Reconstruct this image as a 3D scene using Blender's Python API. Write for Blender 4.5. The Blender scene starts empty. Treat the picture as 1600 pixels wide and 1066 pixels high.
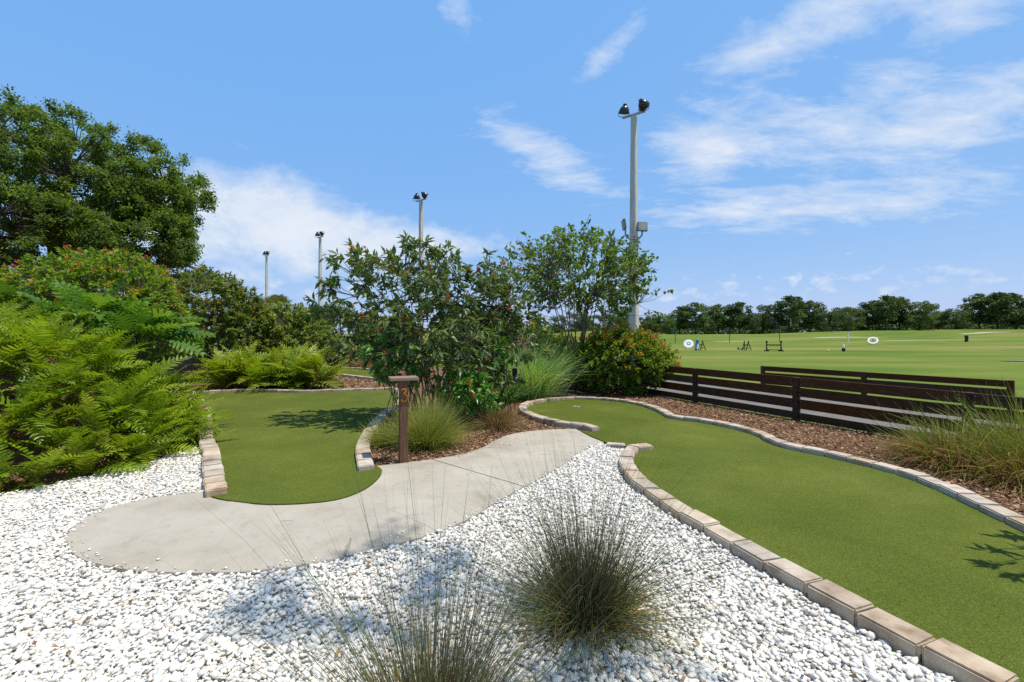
import bpy, bmesh, math, random
import numpy as np
from mathutils import Vector, Matrix

scene = bpy.context.scene
COL = scene.collection
R = math.radians

# ------------------------------------------------------------------ camera
cd = bpy.data.cameras.new('camera')
cam = bpy.data.objects.new('camera', cd)
COL.objects.link(cam)
cam.location = (0, 0, 1.6)
cam.rotation_euler = (R(90), 0, 0)
cd.sensor_width = 36.0
cd.lens = 16.0
cd.shift_y = -0.0069
cd.clip_end = 6000
cd.clip_start = 0.05
scene.camera = cam

# ------------------------------------------------------------------ sky, clouds, sun
SUN = Vector((0.84, -0.16, 2.30)).normalized()
SUN_EL = math.asin(SUN.z)
SUN_AZ = math.atan2(SUN.x, SUN.y)
world = bpy.data.worlds.new('World')
scene.world = world
world.use_nodes = True
wt = world.node_tree
wt.nodes.clear()


def N(t, typ, **kw):
    n = t.nodes.new(typ)
    for k, v in kw.items():
        setattr(n, k, v)
    return n


def sock(t, inp, v):
    if isinstance(v, (int, float)):
        inp.default_value = v
    elif isinstance(v, (tuple, list)):
        inp.default_value = v
    else:
        t.links.new(v, inp)


def M(t, op, a, b=0.0, c=0.0, clamp=False):
    n = N(t, 'ShaderNodeMath', operation=op, use_clamp=clamp)
    for i, v in enumerate((a, b, c)):
        sock(t, n.inputs[i], v)
    return n.outputs[0]


def noise(t, vec, scale, detail=4, rough=0.55, dist=0.0):
    n = N(t, 'ShaderNodeTexNoise')
    sock(t, n.inputs['Vector'], vec)
    n.inputs['Scale'].default_value = scale
    n.inputs['Detail'].default_value = detail
    n.inputs['Roughness'].default_value = rough
    n.inputs['Distortion'].default_value = dist
    return n.outputs[0]


def ramp(t, fac, stops, interp='LINEAR'):
    n = N(t, 'ShaderNodeValToRGB')
    n.color_ramp.interpolation = interp
    e = n.color_ramp.elements
    while len(e) < len(stops):
        e.new(0.5)
    for i, (p, c) in enumerate(stops):
        e[i].position = p
        e[i].color = (c[0], c[1], c[2], 1) if not isinstance(c, (int, float)) else (c, c, c, 1)
    sock(t, n.inputs[0], fac)
    return n.outputs[0]


def mixc(t, fac, a, b, mode='MIX'):
    n = N(t, 'ShaderNodeMix', data_type='RGBA', blend_type=mode)
    sock(t, n.inputs[0], fac)
    for i, v in ((6, a), (7, b)):
        if isinstance(v, tuple):
            n.inputs[i].default_value = (v[0], v[1], v[2], 1)
        else:
            t.links.new(v, n.inputs[i])
    return n.outputs[2]


def build_world():
    t = wt
    sky = N(t, 'ShaderNodeTexSky', sky_type='NISHITA')
    sky.sun_disc = False
    sky.sun_elevation = SUN_EL
    sky.sun_rotation = SUN_AZ
    sky.air_density = 1.0
    sky.dust_density = 0.6
    sky.ozone_density = 1.6
    tc = N(t, 'ShaderNodeTexCoord')
    sep = N(t, 'ShaderNodeSeparateXYZ')
    t.links.new(tc.outputs['Generated'], sep.inputs[0])
    x, y, z = sep.outputs
    az = M(t, 'MULTIPLY', M(t, 'ARCTAN2', x, y), 180 / math.pi)          # degrees, 0 = north
    el = M(t, 'MULTIPLY', M(t, 'ARCSINE', z), 180 / math.pi)
    zz = M(t, 'ADD', M(t, 'MAXIMUM', z, 0.0), 0.16)
    comb = N(t, 'ShaderNodeCombineXYZ')
    sock(t, comb.inputs[0], M(t, 'DIVIDE', x, zz))
    sock(t, comb.inputs[1], M(t, 'DIVIDE', y, zz))
    plane = comb.outputs[0]
    mp = N(t, 'ShaderNodeMapping')
    mp.inputs['Rotation'].default_value = (0, 0, R(-24))
    mp.inputs['Scale'].default_value = (1.0, 1.9, 1)
    t.links.new(plane, mp.inputs['Vector'])
    wisp = noise(t, mp.outputs[0], 3.7, 12, 0.68, 0.3)
    comb2 = N(t, 'ShaderNodeCombineXYZ')
    sock(t, comb2.inputs[0], M(t, 'MULTIPLY', az, 0.05))
    sock(t, comb2.inputs[1], M(t, 'MULTIPLY', el, 0.085))
    puff = noise(t, comb2.outputs[0], 3.4, 11, 0.60, 0.2)
    small = noise(t, comb2.outputs[0], 9.0, 6, 0.55, 0.1)

    def blob(a0, e0, sa, se, rot=0.0, amp=1.0):
        da = M(t, 'SUBTRACT', az, a0)
        de = M(t, 'SUBTRACT', el, e0)
        c, s = math.cos(R(rot)), math.sin(R(rot))
        p = M(t, 'ADD', M(t, 'MULTIPLY', da, c / sa), M(t, 'MULTIPLY', de, s / sa))
        q = M(t, 'ADD', M(t, 'MULTIPLY', da, -s / se), M(t, 'MULTIPLY', de, c / se))
        r2 = M(t, 'ADD', M(t, 'MULTIPLY', p, p), M(t, 'MULTIPLY', q, q))
        return M(t, 'MULTIPLY', M(t, 'POWER', 2.718, M(t, 'MULTIPLY', r2, -1.0)), amp)

    def total(lst):
        s = blob(*lst[0])
        for b in lst[1:]:
            s = M(t, 'ADD', s, blob(*b))
        return s
    # high thin cloud
    mw = total([(4.0, 21.3, 11, 3.0, -26, 1.1), (13, 32, 8, 1.7, 32, 1.0), (-7, 35, 3.2, 2.2, -30, 0.75),
                (33, 29.5, 13, 3.6, 6, 1.05), (45, 27, 6, 3.0, 20, 0.9), (33, 20.5, 15, 3.8, -7, 1.0), (22, 19.5, 5, 3.5, 0, 0.8),
                (38, 12.8, 14, 2.6, -2, 1.0), (25, 13.5, 8, 2.2, 0, 0.7), (46, 19.0, 7, 2.6, 10, 0.9), (62, 24, 9, 5, 0, 0.8),
                (-75, 30, 14, 5, 20, 0.8), (110, 28, 18, 6, -15, 0.8), (165, 30, 20, 6, 20, 0.8), (-135, 26, 18, 6, 0, 0.8)])
    fw = M(t, 'MULTIPLY', M(t, 'ADD', M(t, 'SUBTRACT', wisp, 0.70), M(t, 'MULTIPLY', mw, 0.40)), 2.5, clamp=True)
    fw = M(t, 'MULTIPLY', fw, 0.78)
    # low cloud bank
    mc = total([(-28, 14.0, 8, 4.6, -8, 1.0), (-17, 11.5, 9, 3.4, -4, 0.95), (-38, 11, 8, 5, 0, 0.8), (-25, 8, 14, 4, 0, 0.55), (-5, 11, 9, 1.8, 3, 0.62),
                (-62, 12, 14, 4, 0, 0.8), (85, 10, 16, 4, 0, 0.8), (140, 12, 20, 4, 0, 0.8), (-120, 11, 20, 4, 0, 0.8)])
    fc = M(t, 'MULTIPLY', M(t, 'ADD', M(t, 'SUBTRACT', puff, 0.74), M(t, 'MULTIPLY', mc, 0.58)), 2.2, clamp=True)
    fc = M(t, 'MULTIPLY', fc, 0.80)
    # small fair-weather puffs near the horizon all round
    band = M(t, 'POWER', 2.718, M(t, 'MULTIPLY', M(t, 'POWER', M(t, 'DIVIDE', M(t, 'SUBTRACT', el, 5.0), 3.2), 2.0), -1.0))
    fs = M(t, 'MULTIPLY', M(t, 'ADD', M(t, 'SUBTRACT', small, 0.80), M(t, 'MULTIPLY', band, 0.285)), 4.5, clamp=True)
    fs = M(t, 'MULTIPLY', fs, 0.62)
    f = M(t, 'MAXIMUM', M(t, 'MAXIMUM', fw, fc), fs)
    f = M(t, 'MULTIPLY', f, M(t, 'GREATER_THAN', z, 0.0))
    cloudcol = ramp(t, puff, [(0.35, (0.76, 0.83, 0.93)), (0.62, (0.92, 0.945, 0.98))])
    b1 = N(t, 'ShaderNodeBackground')
    sk = mixc(t, 1.0, sky.outputs[0], (0.487, 0.30, 0.087), 'MULTIPLY')
    sk = mixc(t, 1.0, sk, (0.715, 2.38, 5.60), 'ADD')
    t.links.new(sk, b1.inputs[0])
    b1.inputs[1].default_value = 0.13
    b2 = N(t, 'ShaderNodeBackground')
    t.links.new(cloudcol, b2.inputs[0])
    b2.inputs[1].default_value = 0.86
    mx = N(t, 'ShaderNodeMixShader')
    t.links.new(f, mx.inputs[0])
    t.links.new(b1.outputs[0], mx.inputs[1])
    t.links.new(b2.outputs[0], mx.inputs[2])
    o = N(t, 'ShaderNodeOutputWorld')
    t.links.new(mx.outputs[0], o.inputs[0])


build_world()
sd = bpy.data.lights.new('sun', 'SUN')
sd.energy = 4.6
sd.angle = R(0.53)
sd.color = (1.0, 0.94, 0.83)
sun = bpy.data.objects.new('sun', sd)
COL.objects.link(sun)
sun.location = (20, -8, 40)
sun.rotation_euler = SUN.to_track_quat('Z', 'Y').to_euler()

vs = scene.view_settings
vs.view_transform = 'Standard'
vs.look = 'None'
vs.exposure = 0.2
vs.gamma = 1.0
vs.use_curve_mapping = False
scene.render.engine = 'CYCLES'
scene.cycles.max_bounces = 6
scene.cycles.diffuse_bounces = 3
scene.cycles.transparent_max_bounces = 4
scene.cycles.use_denoising = False


# ------------------------------------------------------------------ helpers: objects
def tag(o, label=None, cat=None, group=None, kind=None):
    if label:
        o['label'] = label
    if cat:
        o['category'] = cat
    if group:
        o['group'] = group
    if kind:
        o['kind'] = kind
    return o


def thing(name, label, cat, loc=(0, 0, 0), rz=0.0, group=None):
    o = bpy.data.objects.new(name, None)
    o.empty_display_size = 0.1
    COL.objects.link(o)
    o.location = loc
    o.rotation_euler = (0, 0, rz)
    return tag(o, label, cat, group)


def link(name, me, parent=None, mat=None, smooth=False):
    if mat is not None and not me.materials:
        me.materials.append(mat)
    if smooth:
        me.polygons.foreach_set('use_smooth', np.ones(len(me.polygons), dtype=bool))
    o = bpy.data.objects.new(name, me)
    COL.objects.link(o)
    o.parent = parent
    return o


def mesh_np(name, V, F, mat=None, rnd=None, smooth=False):
    """V (n,3), F (m,k): one mesh with faces of k corners."""
    V = np.ascontiguousarray(V, dtype=np.float32)
    F = np.ascontiguousarray(F, dtype=np.int32)
    me = bpy.data.meshes.new(name)
    me.vertices.add(len(V))
    me.vertices.foreach_set('co', V.ravel())
    m, k = F.shape
    me.loops.add(m * k)
    me.loops.foreach_set('vertex_index', F.ravel())
    me.polygons.add(m)
    me.polygons.foreach_set('loop_start', np.arange(0, m * k, k, dtype=np.int32))
    me.polygons.foreach_set('loop_total', np.full(m, k, dtype=np.int32))
    if smooth:
        me.polygons.foreach_set('use_smooth', np.ones(m, dtype=bool))
    me.update(calc_edges=True)
    if rnd is not None:
        a = me.attributes.new('rnd', 'FLOAT', 'POINT')
        a.data.foreach_set('value', np.ascontiguousarray(rnd, dtype=np.float32))
    if mat is not None:
        me.materials.append(mat)
    return me


class MB:
    """collects pieces of any shape, builds one mesh"""
    def __init__(self):
        self.V, self.F = [], []

    def add(self, V, F):
        k = len(self.V)
        self.V += [tuple(map(float, v)) for v in V]
        self.F += [tuple(int(i) + k for i in f) for f in F]
        return self

    def box(self, c, s, rz=0.0):
        hx, hy, hz = s[0] / 2, s[1] / 2, s[2] / 2
        ca, sa = math.cos(rz), math.sin(rz)
        V = []
        for dz in (-hz, hz):
            for dx, dy in ((-hx, -hy), (hx, -hy), (hx, hy), (-hx, hy)):
                V.append((c[0] + dx * ca - dy * sa, c[1] + dx * sa + dy * ca, c[2] + dz))
        return self.add(V, [(3, 2, 1, 0), (4, 5, 6, 7), (0, 1, 5, 4), (1, 2, 6, 5), (2, 3, 7, 6), (3, 0, 4, 7)])

    def tube(self, pts, rad, sides=6, cap=True):
        pts = [Vector(p) for p in pts]
        n = len(pts)
        if isinstance(rad, (int, float)):
            rad = [rad] * n
        V, F = [], []
        for i, p in enumerate(pts):
            d = (pts[min(i + 1, n - 1)] - pts[max(i - 1, 0)])
            d = d.normalized() if d.length > 1e-9 else Vector((0, 0, 1))
            a = Vector((1, 0, 0)) if abs(d.x) < 0.8 else Vector((0, 1, 0))
            u = d.cross(a).normalized()
            w = d.cross(u)
            for k in range(sides):
                t = 2 * math.pi * k / sides
                V.append(p + (u * math.cos(t) + w * math.sin(t)) * rad[i])
        for i in range(n - 1):
            for k in range(sides):
                a, b = i * sides + k, i * sides + (k + 1) % sides
                F.append((a, b, b + sides, a + sides))
        if cap:
            F.append(tuple(range(sides))[::-1])
            F.append(tuple(range((n - 1) * sides, n * sides)))
        return self.add(V, F)

    def lathe(self, prof, sides=20, axis=None, origin=(0, 0, 0)):
        V, F = [], []
        for r, z in prof:
            for k in range(sides):
                t = 2 * math.pi * k / sides
                V.append(Vector((r * math.cos(t), r * math.sin(t), z)))
        if axis is not None:
            q = Vector(axis).normalized().to_track_quat('Z', 'Y')
            V = [q @ v for v in V]
        V = [v + Vector(origin) for v in V]
        for i in range(len(prof) - 1):
            for k in range(sides):
                a, b = i * sides + k, i * sides + (k + 1) % sides
                F.append((a, b, b + sides, a + sides))
        F.append(tuple(range(sides))[::-1])
        F.append(tuple(range((len(prof) - 1) * sides, len(prof) * sides)))
        return self.add(V, F)

    def mesh(self, name, mat=None, smooth=False, bevel=0.0):
        me = bpy.data.meshes.new(name)
        me.from_pydata(self.V, [], self.F)
        if bevel:
            bm = bmesh.new()
            bm.from_mesh(me)
            bmesh.ops.bevel(bm, geom=bm.edges[:], offset=bevel, segments=1, affect='EDGES', clamp_overlap=True)
            bm.to_mesh(me)
            bm.free()
        if mat is not None:
            me.materials.append(mat)
        if smooth:
            me.polygons.foreach_set('use_smooth', np.ones(len(me.polygons), dtype=bool))
        me.update()
        return me

    def build(self, name, mat, parent=None, smooth=False, bevel=0.0):
        return link(name, self.mesh(name, mat, smooth, bevel), parent)


# ------------------------------------------------------------------ helpers: outlines
def catmull(P, n=6, closed=False):
    P = [np.array(p, float) for p in P]
    out = []
    m = len(P)
    for i in range(m if closed else m - 1):
        if closed:
            p0, p1, p2, p3 = P[i - 1], P[i], P[(i + 1) % m], P[(i + 2) % m]
        else:
            p0, p1, p2, p3 = P[max(i - 1, 0)], P[i], P[i + 1], P[min(i + 2, m - 1)]
        for k in range(n):
            t = k / n
            out.append(0.5 * ((2 * p1) + (-p0 + p2) * t + (2 * p0 - 5 * p1 + 4 * p2 - p3) * t * t + (-p0 + 3 * p1 - 3 * p2 + p3) * t ** 3))
    if not closed:
        out.append(P[-1])
    return np.array(out)


def resample(P, step):
    P = np.asarray(P, float)
    s = np.r_[0, np.cumsum(np.hypot(*np.diff(P, axis=0).T))]
    n = max(1, int(round(s[-1] / step)))
    t = np.linspace(0, s[-1], n + 1)
    return np.c_[np.interp(t, s, P[:, 0]), np.interp(t, s, P[:, 1])]


def inside(poly, pts):
    poly = np.asarray(poly)
    x, y = pts[:, 0], pts[:, 1]
    r = np.zeros(len(pts), bool)
    x1, y1 = poly[-1]
    for x2, y2 in poly:
        c = ((y1 > y) != (y2 > y)) & (x < (x2 - x1) * (y - y1) / (y2 - y1 + 1e-12) + x1)
        r ^= c
        x1, y1 = x2, y2
    return r


def slab(name, poly, top, depth, mat, parent=None, bevel=0.0):
    bm = bmesh.new()
    vs_ = [bm.verts.new((p[0], p[1], top)) for p in poly]
    f = bm.faces.new(vs_)
    f.normal_update()
    if f.normal.z < 0:
        f.normal_flip()
    if depth > 0:
        ex = bmesh.ops.extrude_face_region(bm, geom=[f])
        nv = [g for g in ex['geom'] if isinstance(g, bmesh.types.BMVert)]
        nf = [g for g in ex['geom'] if isinstance(g, bmesh.types.BMFace)]
        for v in vs_:
            if v.is_valid and v not in nv:
                v.co.z = top - depth
        if bevel:
            eds = [e for e in nf[0].edges]
            bmesh.ops.bevel(bm, geom=eds, offset=bevel, segments=2, affect='EDGES', clamp_overlap=True)
        bmesh.ops.recalc_face_normals(bm, faces=bm.faces[:])
    bmesh.ops.triangulate(bm, faces=[q for q in bm.faces if len(q.verts) > 4])
    me = bpy.data.meshes.new(name)
    bm.to_mesh(me)
    bm.free()
    return link(name, me, parent, mat)


# ------------------------------------------------------------------ materials
def new_mat(name):
    m = bpy.data.materials.new(name)
    m.use_nodes = True
    t = m.node_tree
    t.nodes.clear()
    out = N(t, 'ShaderNodeOutputMaterial')
    b = N(t, 'ShaderNodeBsdfPrincipled')
    t.links.new(b.outputs[0], out.inputs[0])
    return m, t, b, out


def surf(name, stops, scale=5.0, detail=6, rough=0.8, bump=0.2, bscale=None, bdist=0.01, spec=0.3, fine=None, objrand=0.0, stretch=None, metal=0.0):
    m, t, b, out = new_mat(name)
    tc = N(t, 'ShaderNodeTexCoord')
    vec = tc.outputs['Object']
    if stretch:
        mp = N(t, 'ShaderNodeMapping')
        mp.inputs['Scale'].default_value = stretch
        t.links.new(vec, mp.inputs['Vector'])
        vec = mp.outputs[0]
    nz = noise(t, vec, scale, detail, 0.6)
    col = ramp(t, nz, stops)
    if fine:
        fs, fa = fine
        n2 = noise(t, vec, fs, 3, 0.6)
        v = M(t, 'ADD', M(t, 'MULTIPLY', M(t, 'SUBTRACT', n2, 0.5), fa * 2), 1.0)
        cc = N(t, 'ShaderNodeCombineXYZ')
        for i in range(3):
            t.links.new(v, cc.inputs[i])
        col = mixc(t, 1.0, col, cc.outputs[0], 'MULTIPLY')
    if objrand:
        oi = N(t, 'ShaderNodeObjectInfo')
        hs = N(t, 'ShaderNodeHueSaturation')
        sock(t, hs.inputs['Value'], M(t, 'ADD', 1.0 - objrand / 2, M(t, 'MULTIPLY', oi.outputs['Random'], objrand)))
        r2 = M(t, 'FRACT', M(t, 'MULTIPLY', oi.outputs['Random'], 7.31))
        sock(t, hs.inputs['Saturation'], M(t, 'ADD', 0.82, M(t, 'MULTIPLY', r2, 0.45)))
        t.links.new(col, hs.inputs['Color'])
        col = hs.outputs[0]
    t.links.new(col, b.inputs['Base Color'])
    b.inputs['Roughness'].default_value = rough
    b.inputs['Specular IOR Level'].default_value = spec
    b.inputs['Metallic'].default_value = metal
    if bump:
        bp = N(t, 'ShaderNodeBump')
        bp.inputs['Strength'].default_value = bump
        bp.inputs['Distance'].default_value = bdist
        t.links.new(noise(t, vec, bscale or scale * 6, 4, 0.6), bp.inputs['Height'])
        t.links.new(bp.outputs[0], b.inputs['Normal'])
    return m


def leafmat(name, stops, rough=0.5, trans=0.36, spec=0.25, tcol=None):
    """leaf: colour picked by the per-leaf value stored on the mesh, plus light let through"""
    m, t, b, out = new_mat(name)
    at = N(t, 'ShaderNodeAttribute', attribute_name='rnd')
    col = ramp(t, at.outputs['Fac'], stops)
    oi = N(t, 'ShaderNodeObjectInfo')
    hs = N(t, 'ShaderNodeHueSaturation')
    sock(t, hs.inputs['Value'], M(t, 'ADD', 0.85, M(t, 'MULTIPLY', oi.outputs['Random'], 0.3)))
    t.links.new(col, hs.inputs['Color'])
    col = hs.outputs[0]
    t.links.new(col, b.inputs['Base Color'])
    b.inputs['Roughness'].default_value = rough
    b.inputs['Specular IOR Level'].default_value = spec
    tr = N(t, 'ShaderNodeBsdfTranslucent')
    tc_ = mixc(t, 1.0, col, tcol or (1.5, 1.6, 0.6), 'MULTIPLY')
    t.links.new(tc_, tr.inputs[0])
    mx = N(t, 'ShaderNodeMixShader')
    mx.inputs[0].default_value = trans
    t.links.new(b.outputs[0], mx.inputs[1])
    t.links.new(tr.outputs[0], mx.inputs[2])
    t.links.new(mx.outputs[0], out.inputs[0])
    return m


def plain(name, col, rough=0.6, spec=0.3, metal=0.0):
    return surf(name, [(0.3, tuple(c * 0.85 for c in col)), (0.7, tuple(c * 1.12 for c in col))], 6.0, 4, rough, 0.08, 60, 0.004, spec, metal=metal)


def field_mat():
    m, t, b, out = new_mat('mown_grass')
    tc = N(t, 'ShaderNodeTexCoord')
    vec = tc.outputs['Object']
    mp = N(t, 'ShaderNodeMapping')
    mp.inputs['Scale'].default_value = (0.22, 0.8, 1.0)
    t.links.new(vec, mp.inputs['Vector'])
    n1 = noise(t, mp.outputs[0], 0.22, 8, 0.68)
    base = ramp(t, n1, [(0.26, (0.066, 0.118, 0.018)), (0.42, (0.098, 0.148, 0.024)), (0.54, (0.148, 0.176, 0.034)), (0.66, (0.215, 0.192, 0.066))])
    sp = N(t, 'ShaderNodeSeparateXYZ')
    t.links.new(vec, sp.inputs[0])
    # the worn tee line: dry straw turf in a strip across the range
    q = M(t, 'DIVIDE', M(t, 'SUBTRACT', sp.outputs[1], 52.0), 7.0)
    strip = M(t, 'POWER', 2.718, M(t, 'MULTIPLY', M(t, 'MULTIPLY', q, q), -1.0))
    n2 = noise(t, mp.outputs[0], 0.55, 6, 0.65)
    dry = M(t, 'MULTIPLY', M(t, 'ADD', M(t, 'SUBTRACT', n2, 0.72), M(t, 'MULTIPLY', strip, 0.36)), 4.0, clamp=True)
    col = mixc(t, M(t, 'MULTIPLY', dry, 0.75), base, (0.27, 0.215, 0.085))
    n3 = noise(t, vec, 9.0, 4, 0.7)
    v = M(t, 'ADD', 0.72, M(t, 'MULTIPLY', n3, 0.56))
    cc = N(t, 'ShaderNodeCombineXYZ')
    for i in range(3):
        t.links.new(v, cc.inputs[i])
    col = mixc(t, 1.0, col, cc.outputs[0], 'MULTIPLY')
    t.links.new(col, b.inputs['Base Color'])
    b.inputs['Roughness'].default_value = 0.95
    b.inputs['Specular IOR Level'].default_value = 0.03
    bp = N(t, 'ShaderNodeBump')
    bp.inputs['Strength'].default_value = 0.5
    bp.inputs['Distance'].default_value = 0.03
    t.links.new(noise(t, vec, 22.0, 4, 0.7), bp.inputs['Height'])
    t.links.new(bp.outputs[0], b.inputs['Normal'])
    return m


def turf_mat():
    m, t, b, out = new_mat('artificial_turf')
    tc = N(t, 'ShaderNodeTexCoord')
    vec = tc.outputs['Object']
    n1 = noise(t, vec, 0.9, 5, 0.6)
    base = ramp(t, n1, [(0.3, (0.074, 0.094, 0.014)), (0.55, (0.085, 0.106, 0.017)), (0.75, (0.106, 0.124, 0.024))])
    nb = noise(t, vec, 0.45, 7, 0.7, 0.6)
    base = mixc(t, 1.0, base, ramp(t, nb, [(0.32, (0.80, 0.84, 0.80)), (0.5, (1.0, 1.0, 1.0)), (0.68, (1.22, 1.16, 1.25))]), 'MULTIPLY')
    n2 = noise(t, vec, 170.0, 3, 0.75)
    v = ramp(t, n2, [(0.28, 0.35), (0.5, 0.95), (0.66, 1.75)])
    col = mixc(t, 1.0, base, v, 'MULTIPLY')
    n4 = noise(t, vec, 55.0, 3, 0.7)
    col = mixc(t, 1.0, col, ramp(t, n4, [(0.3, 0.82), (0.7, 1.18)]), 'MULTIPLY')
    n3 = noise(t, vec, 260.0, 1, 0.5)
    col = mixc(t, M(t, 'MULTIPLY', M(t, 'SUBTRACT', n3, 0.66), 6.0, clamp=True), col, (0.30, 0.31, 0.11))
    t.links.new(col, b.inputs['Base Color'])
    b.inputs['Roughness'].default_value = 0.9
    b.inputs['Specular IOR Level'].default_value = 0.04
    bp = N(t, 'ShaderNodeBump')
    bp.inputs['Strength'].default_value = 0.12
    bp.inputs['Distance'].default_value = 0.004
    t.links.new(n2, bp.inputs['Height'])
    t.links.new(bp.outputs[0], b.inputs['Normal'])
    return m


def concrete_mat():
    m, t, b, out = new_mat('broomed_concrete')
    tc = N(t, 'ShaderNodeTexCoord')
    vec = tc.outputs['Object']
    n1 = noise(t, vec, 1.3, 8, 0.62)
    base = ramp(t, n1, [(0.26, (0.290, 0.248, 0.188)), (0.45, (0.380, 0.336, 0.265)), (0.7, (0.448, 0.402, 0.323))])
    n2 = noise(t, vec, 7.0, 8, 0.75, 0.4)
    col = mixc(t, ramp(t, n2, [(0.30, 0.62), (0.47, 0.0)]), base, (0.25, 0.225, 0.19))
    n3 = noise(t, vec, 120.0, 3, 0.7)
    col = mixc(t, 1.0, col, ramp(t, n3, [(0.3, 0.80), (0.55, 1.02), (0.75, 1.12)]), 'MULTIPLY')
    vo = N(t, 'ShaderNodeTexVoronoi', feature='DISTANCE_TO_EDGE')
    vo.inputs['Scale'].default_value = 0.75
    wv = N(t, 'ShaderNodeMix', data_type='VECTOR')
    n5 = N(t, 'ShaderNodeTexNoise')
    n5.inputs['Scale'].default_value = 3.0
    n5.inputs['Detail'].default_value = 5
    t.links.new(vec, n5.inputs['Vector'])
    wv.inputs[0].default_value = 0.16
    t.links.new(vec, wv.inputs[4])
    t.links.new(n5.outputs[1], wv.inputs[5])
    t.links.new(wv.outputs[1], vo.inputs['Vector'])
    crack = M(t, 'LESS_THAN', vo.outputs[0], 0.0045)
    crack = M(t, 'MULTIPLY', crack, M(t, 'GREATER_THAN', noise(t, vec, 1.1, 2, 0.5), 0.54))
    col = mixc(t, M(t, 'MULTIPLY', crack, 0.55), col, (0.15, 0.13, 0.11))
    t.links.new(col, b.inputs['Base Color'])
    b.inputs['Roughness'].default_value = 0.88
    b.inputs['Specular IOR Level'].default_value = 0.2
    bp = N(t, 'ShaderNodeBump')
    bp.inputs['Strength'].default_value = 0.35
    bp.inputs['Distance'].default_value = 0.004
    t.links.new(M(t, 'ADD', n3, n2), bp.inputs['Height'])
    t.links.new(bp.outputs[0], b.inputs['Normal'])
    return m


def pebble_mat():
    m, t, b, out = new_mat('white_marble_chips')
    at = N(t, 'ShaderNodeAttribute', attribute_name='rnd')
    col = ramp(t, at.outputs['Fac'], [(0.0, (0.47, 0.43, 0.37)), (0.10, (0.68, 0.64, 0.57)), (0.45, (0.77, 0.72, 0.62)), (0.965, (0.83, 0.785, 0.69)), (0.975, (0.66, 0.54, 0.42)), (1.0, (0.72, 0.62, 0.52))])
    tc = N(t, 'ShaderNodeTexCoord')
    n2 = noise(t, tc.outputs['Object'], 60.0, 4, 0.65)
    col = mixc(t, 1.0, col, ramp(t, n2, [(0.3, 0.86), (0.6, 1.02)]), 'MULTIPLY')
    t.links.new(col, b.inputs['Base Color'])
    b.inputs['Roughness'].default_value = 0.6
    b.inputs['Specular IOR Level'].default_value = 0.3
    return m


MAT = {}
MAT['field'] = field_mat()
MAT['turf'] = turf_mat()
MAT['concrete'] = concrete_mat()
MAT['pebble'] = pebble_mat()
MAT['gravel_base'] = surf('crushed_marble_bed', [(0.3, (0.44, 0.41, 0.36)), (0.7, (0.66, 0.63, 0.58))], 40, 4, 0.9, 0.6, 60, 0.02)
MAT['mulch'] = surf('pine_bark_mulch', [(0.25, (0.075, 0.040, 0.021)), (0.5, (0.165, 0.092, 0.050)), (0.72, (0.270, 0.160, 0.090))], 16, 8, 0.95, 1.0, 45, 0.03, 0.1, fine=(80, 0.5))
MAT['chips'] = leafmat('mulch_chips', [(0.0, (0.060, 0.030, 0.016)), (0.35, (0.140, 0.074, 0.040)), (0.75, (0.235, 0.135, 0.075)), (0.95, (0.36, 0.235, 0.14)), (1.0, (0.45, 0.32, 0.2))], 0.9, 0.0, 0.1)
MAT['brick'] = surf('tumbled_paver', [(0.30, (0.235, 0.170, 0.120)), (0.46, (0.395, 0.318, 0.240)), (0.68, (0.510, 0.435, 0.340))], 5, 9, 0.92, 0.10, 26, 0.004, 0.12, fine=(38, 0.10), objrand=0.26)
MAT['path'] = surf('cart_path', [(0.3, (0.125, 0.112, 0.094)), (0.7, (0.178, 0.162, 0.138))], 1.2, 8, 0.9, 0.2, 60, 0.004, fine=(40, 0.2))
MAT['sand'] = surf('bunker_sand', [(0.3, (0.34, 0.30, 0.18)), (0.7, (0.48, 0.42, 0.28))], 0.6, 5, 0.95, 0.2, 5)
MAT['fence'] = surf('dark_stained_wood', [(0.3, (0.044, 0.021, 0.012)), (0.55, (0.074, 0.037, 0.021)), (0.75, (0.118, 0.066, 0.041))], 5, 7, 0.7, 0.35, 40, 0.004, 0.12, stretch=(1, 1, 6), objrand=0.3)
MAT['post'] = surf('weathered_brown_post', [(0.28, (0.085, 0.042, 0.023)), (0.5, (0.140, 0.072, 0.040)), (0.72, (0.205, 0.118, 0.070))], 9, 7, 0.8, 0.5, 60, 0.004, 0.2, stretch=(6, 6, 0.6))
MAT['cap'] = surf('weathered_cap_board', [(0.28, (0.17, 0.110, 0.080)), (0.6, (0.27, 0.19, 0.145))], 9, 7, 0.85, 0.5, 60, 0.004, 0.2, stretch=(0.7, 6, 6))
MAT['numeral'] = plain('orange_numeral', (0.78, 0.27, 0.03), 0.5)
MAT['groove'] = plain('routed_groove', (0.12, 0.060, 0.026), 0.8)
MAT['pole'] = surf('concrete_pole', [(0.3, (0.46, 0.43, 0.385)), (0.7, (0.63, 0.60, 0.55))], 3, 7, 0.85, 0.2, 40, 0.004, 0.2, stretch=(3, 3, 0.4))
MAT['lampblack'] = plain('black_enamel', (0.018, 0.017, 0.018), 0.28, 0.5)
MAT['steel'] = plain('galvanised_steel', (0.36, 0.36, 0.36), 0.42, 0.5, 0.6)
MAT['lens'] = plain('lamp_glass', (0.10, 0.085, 0.085), 0.12, 0.6)
MAT['led'] = surf('led_grid', [(0.35, (0.20, 0.205, 0.19)), (0.65, (0.42, 0.43, 0.40))], 26, 2, 0.4, 0.1, 60, 0.004, 0.4)
MAT['greymetal'] = plain('grey_bracket', (0.17, 0.175, 0.18), 0.45, 0.4, 0.2)
MAT['white'] = plain('white_paint', (0.78, 0.78, 0.77), 0.5)
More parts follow.
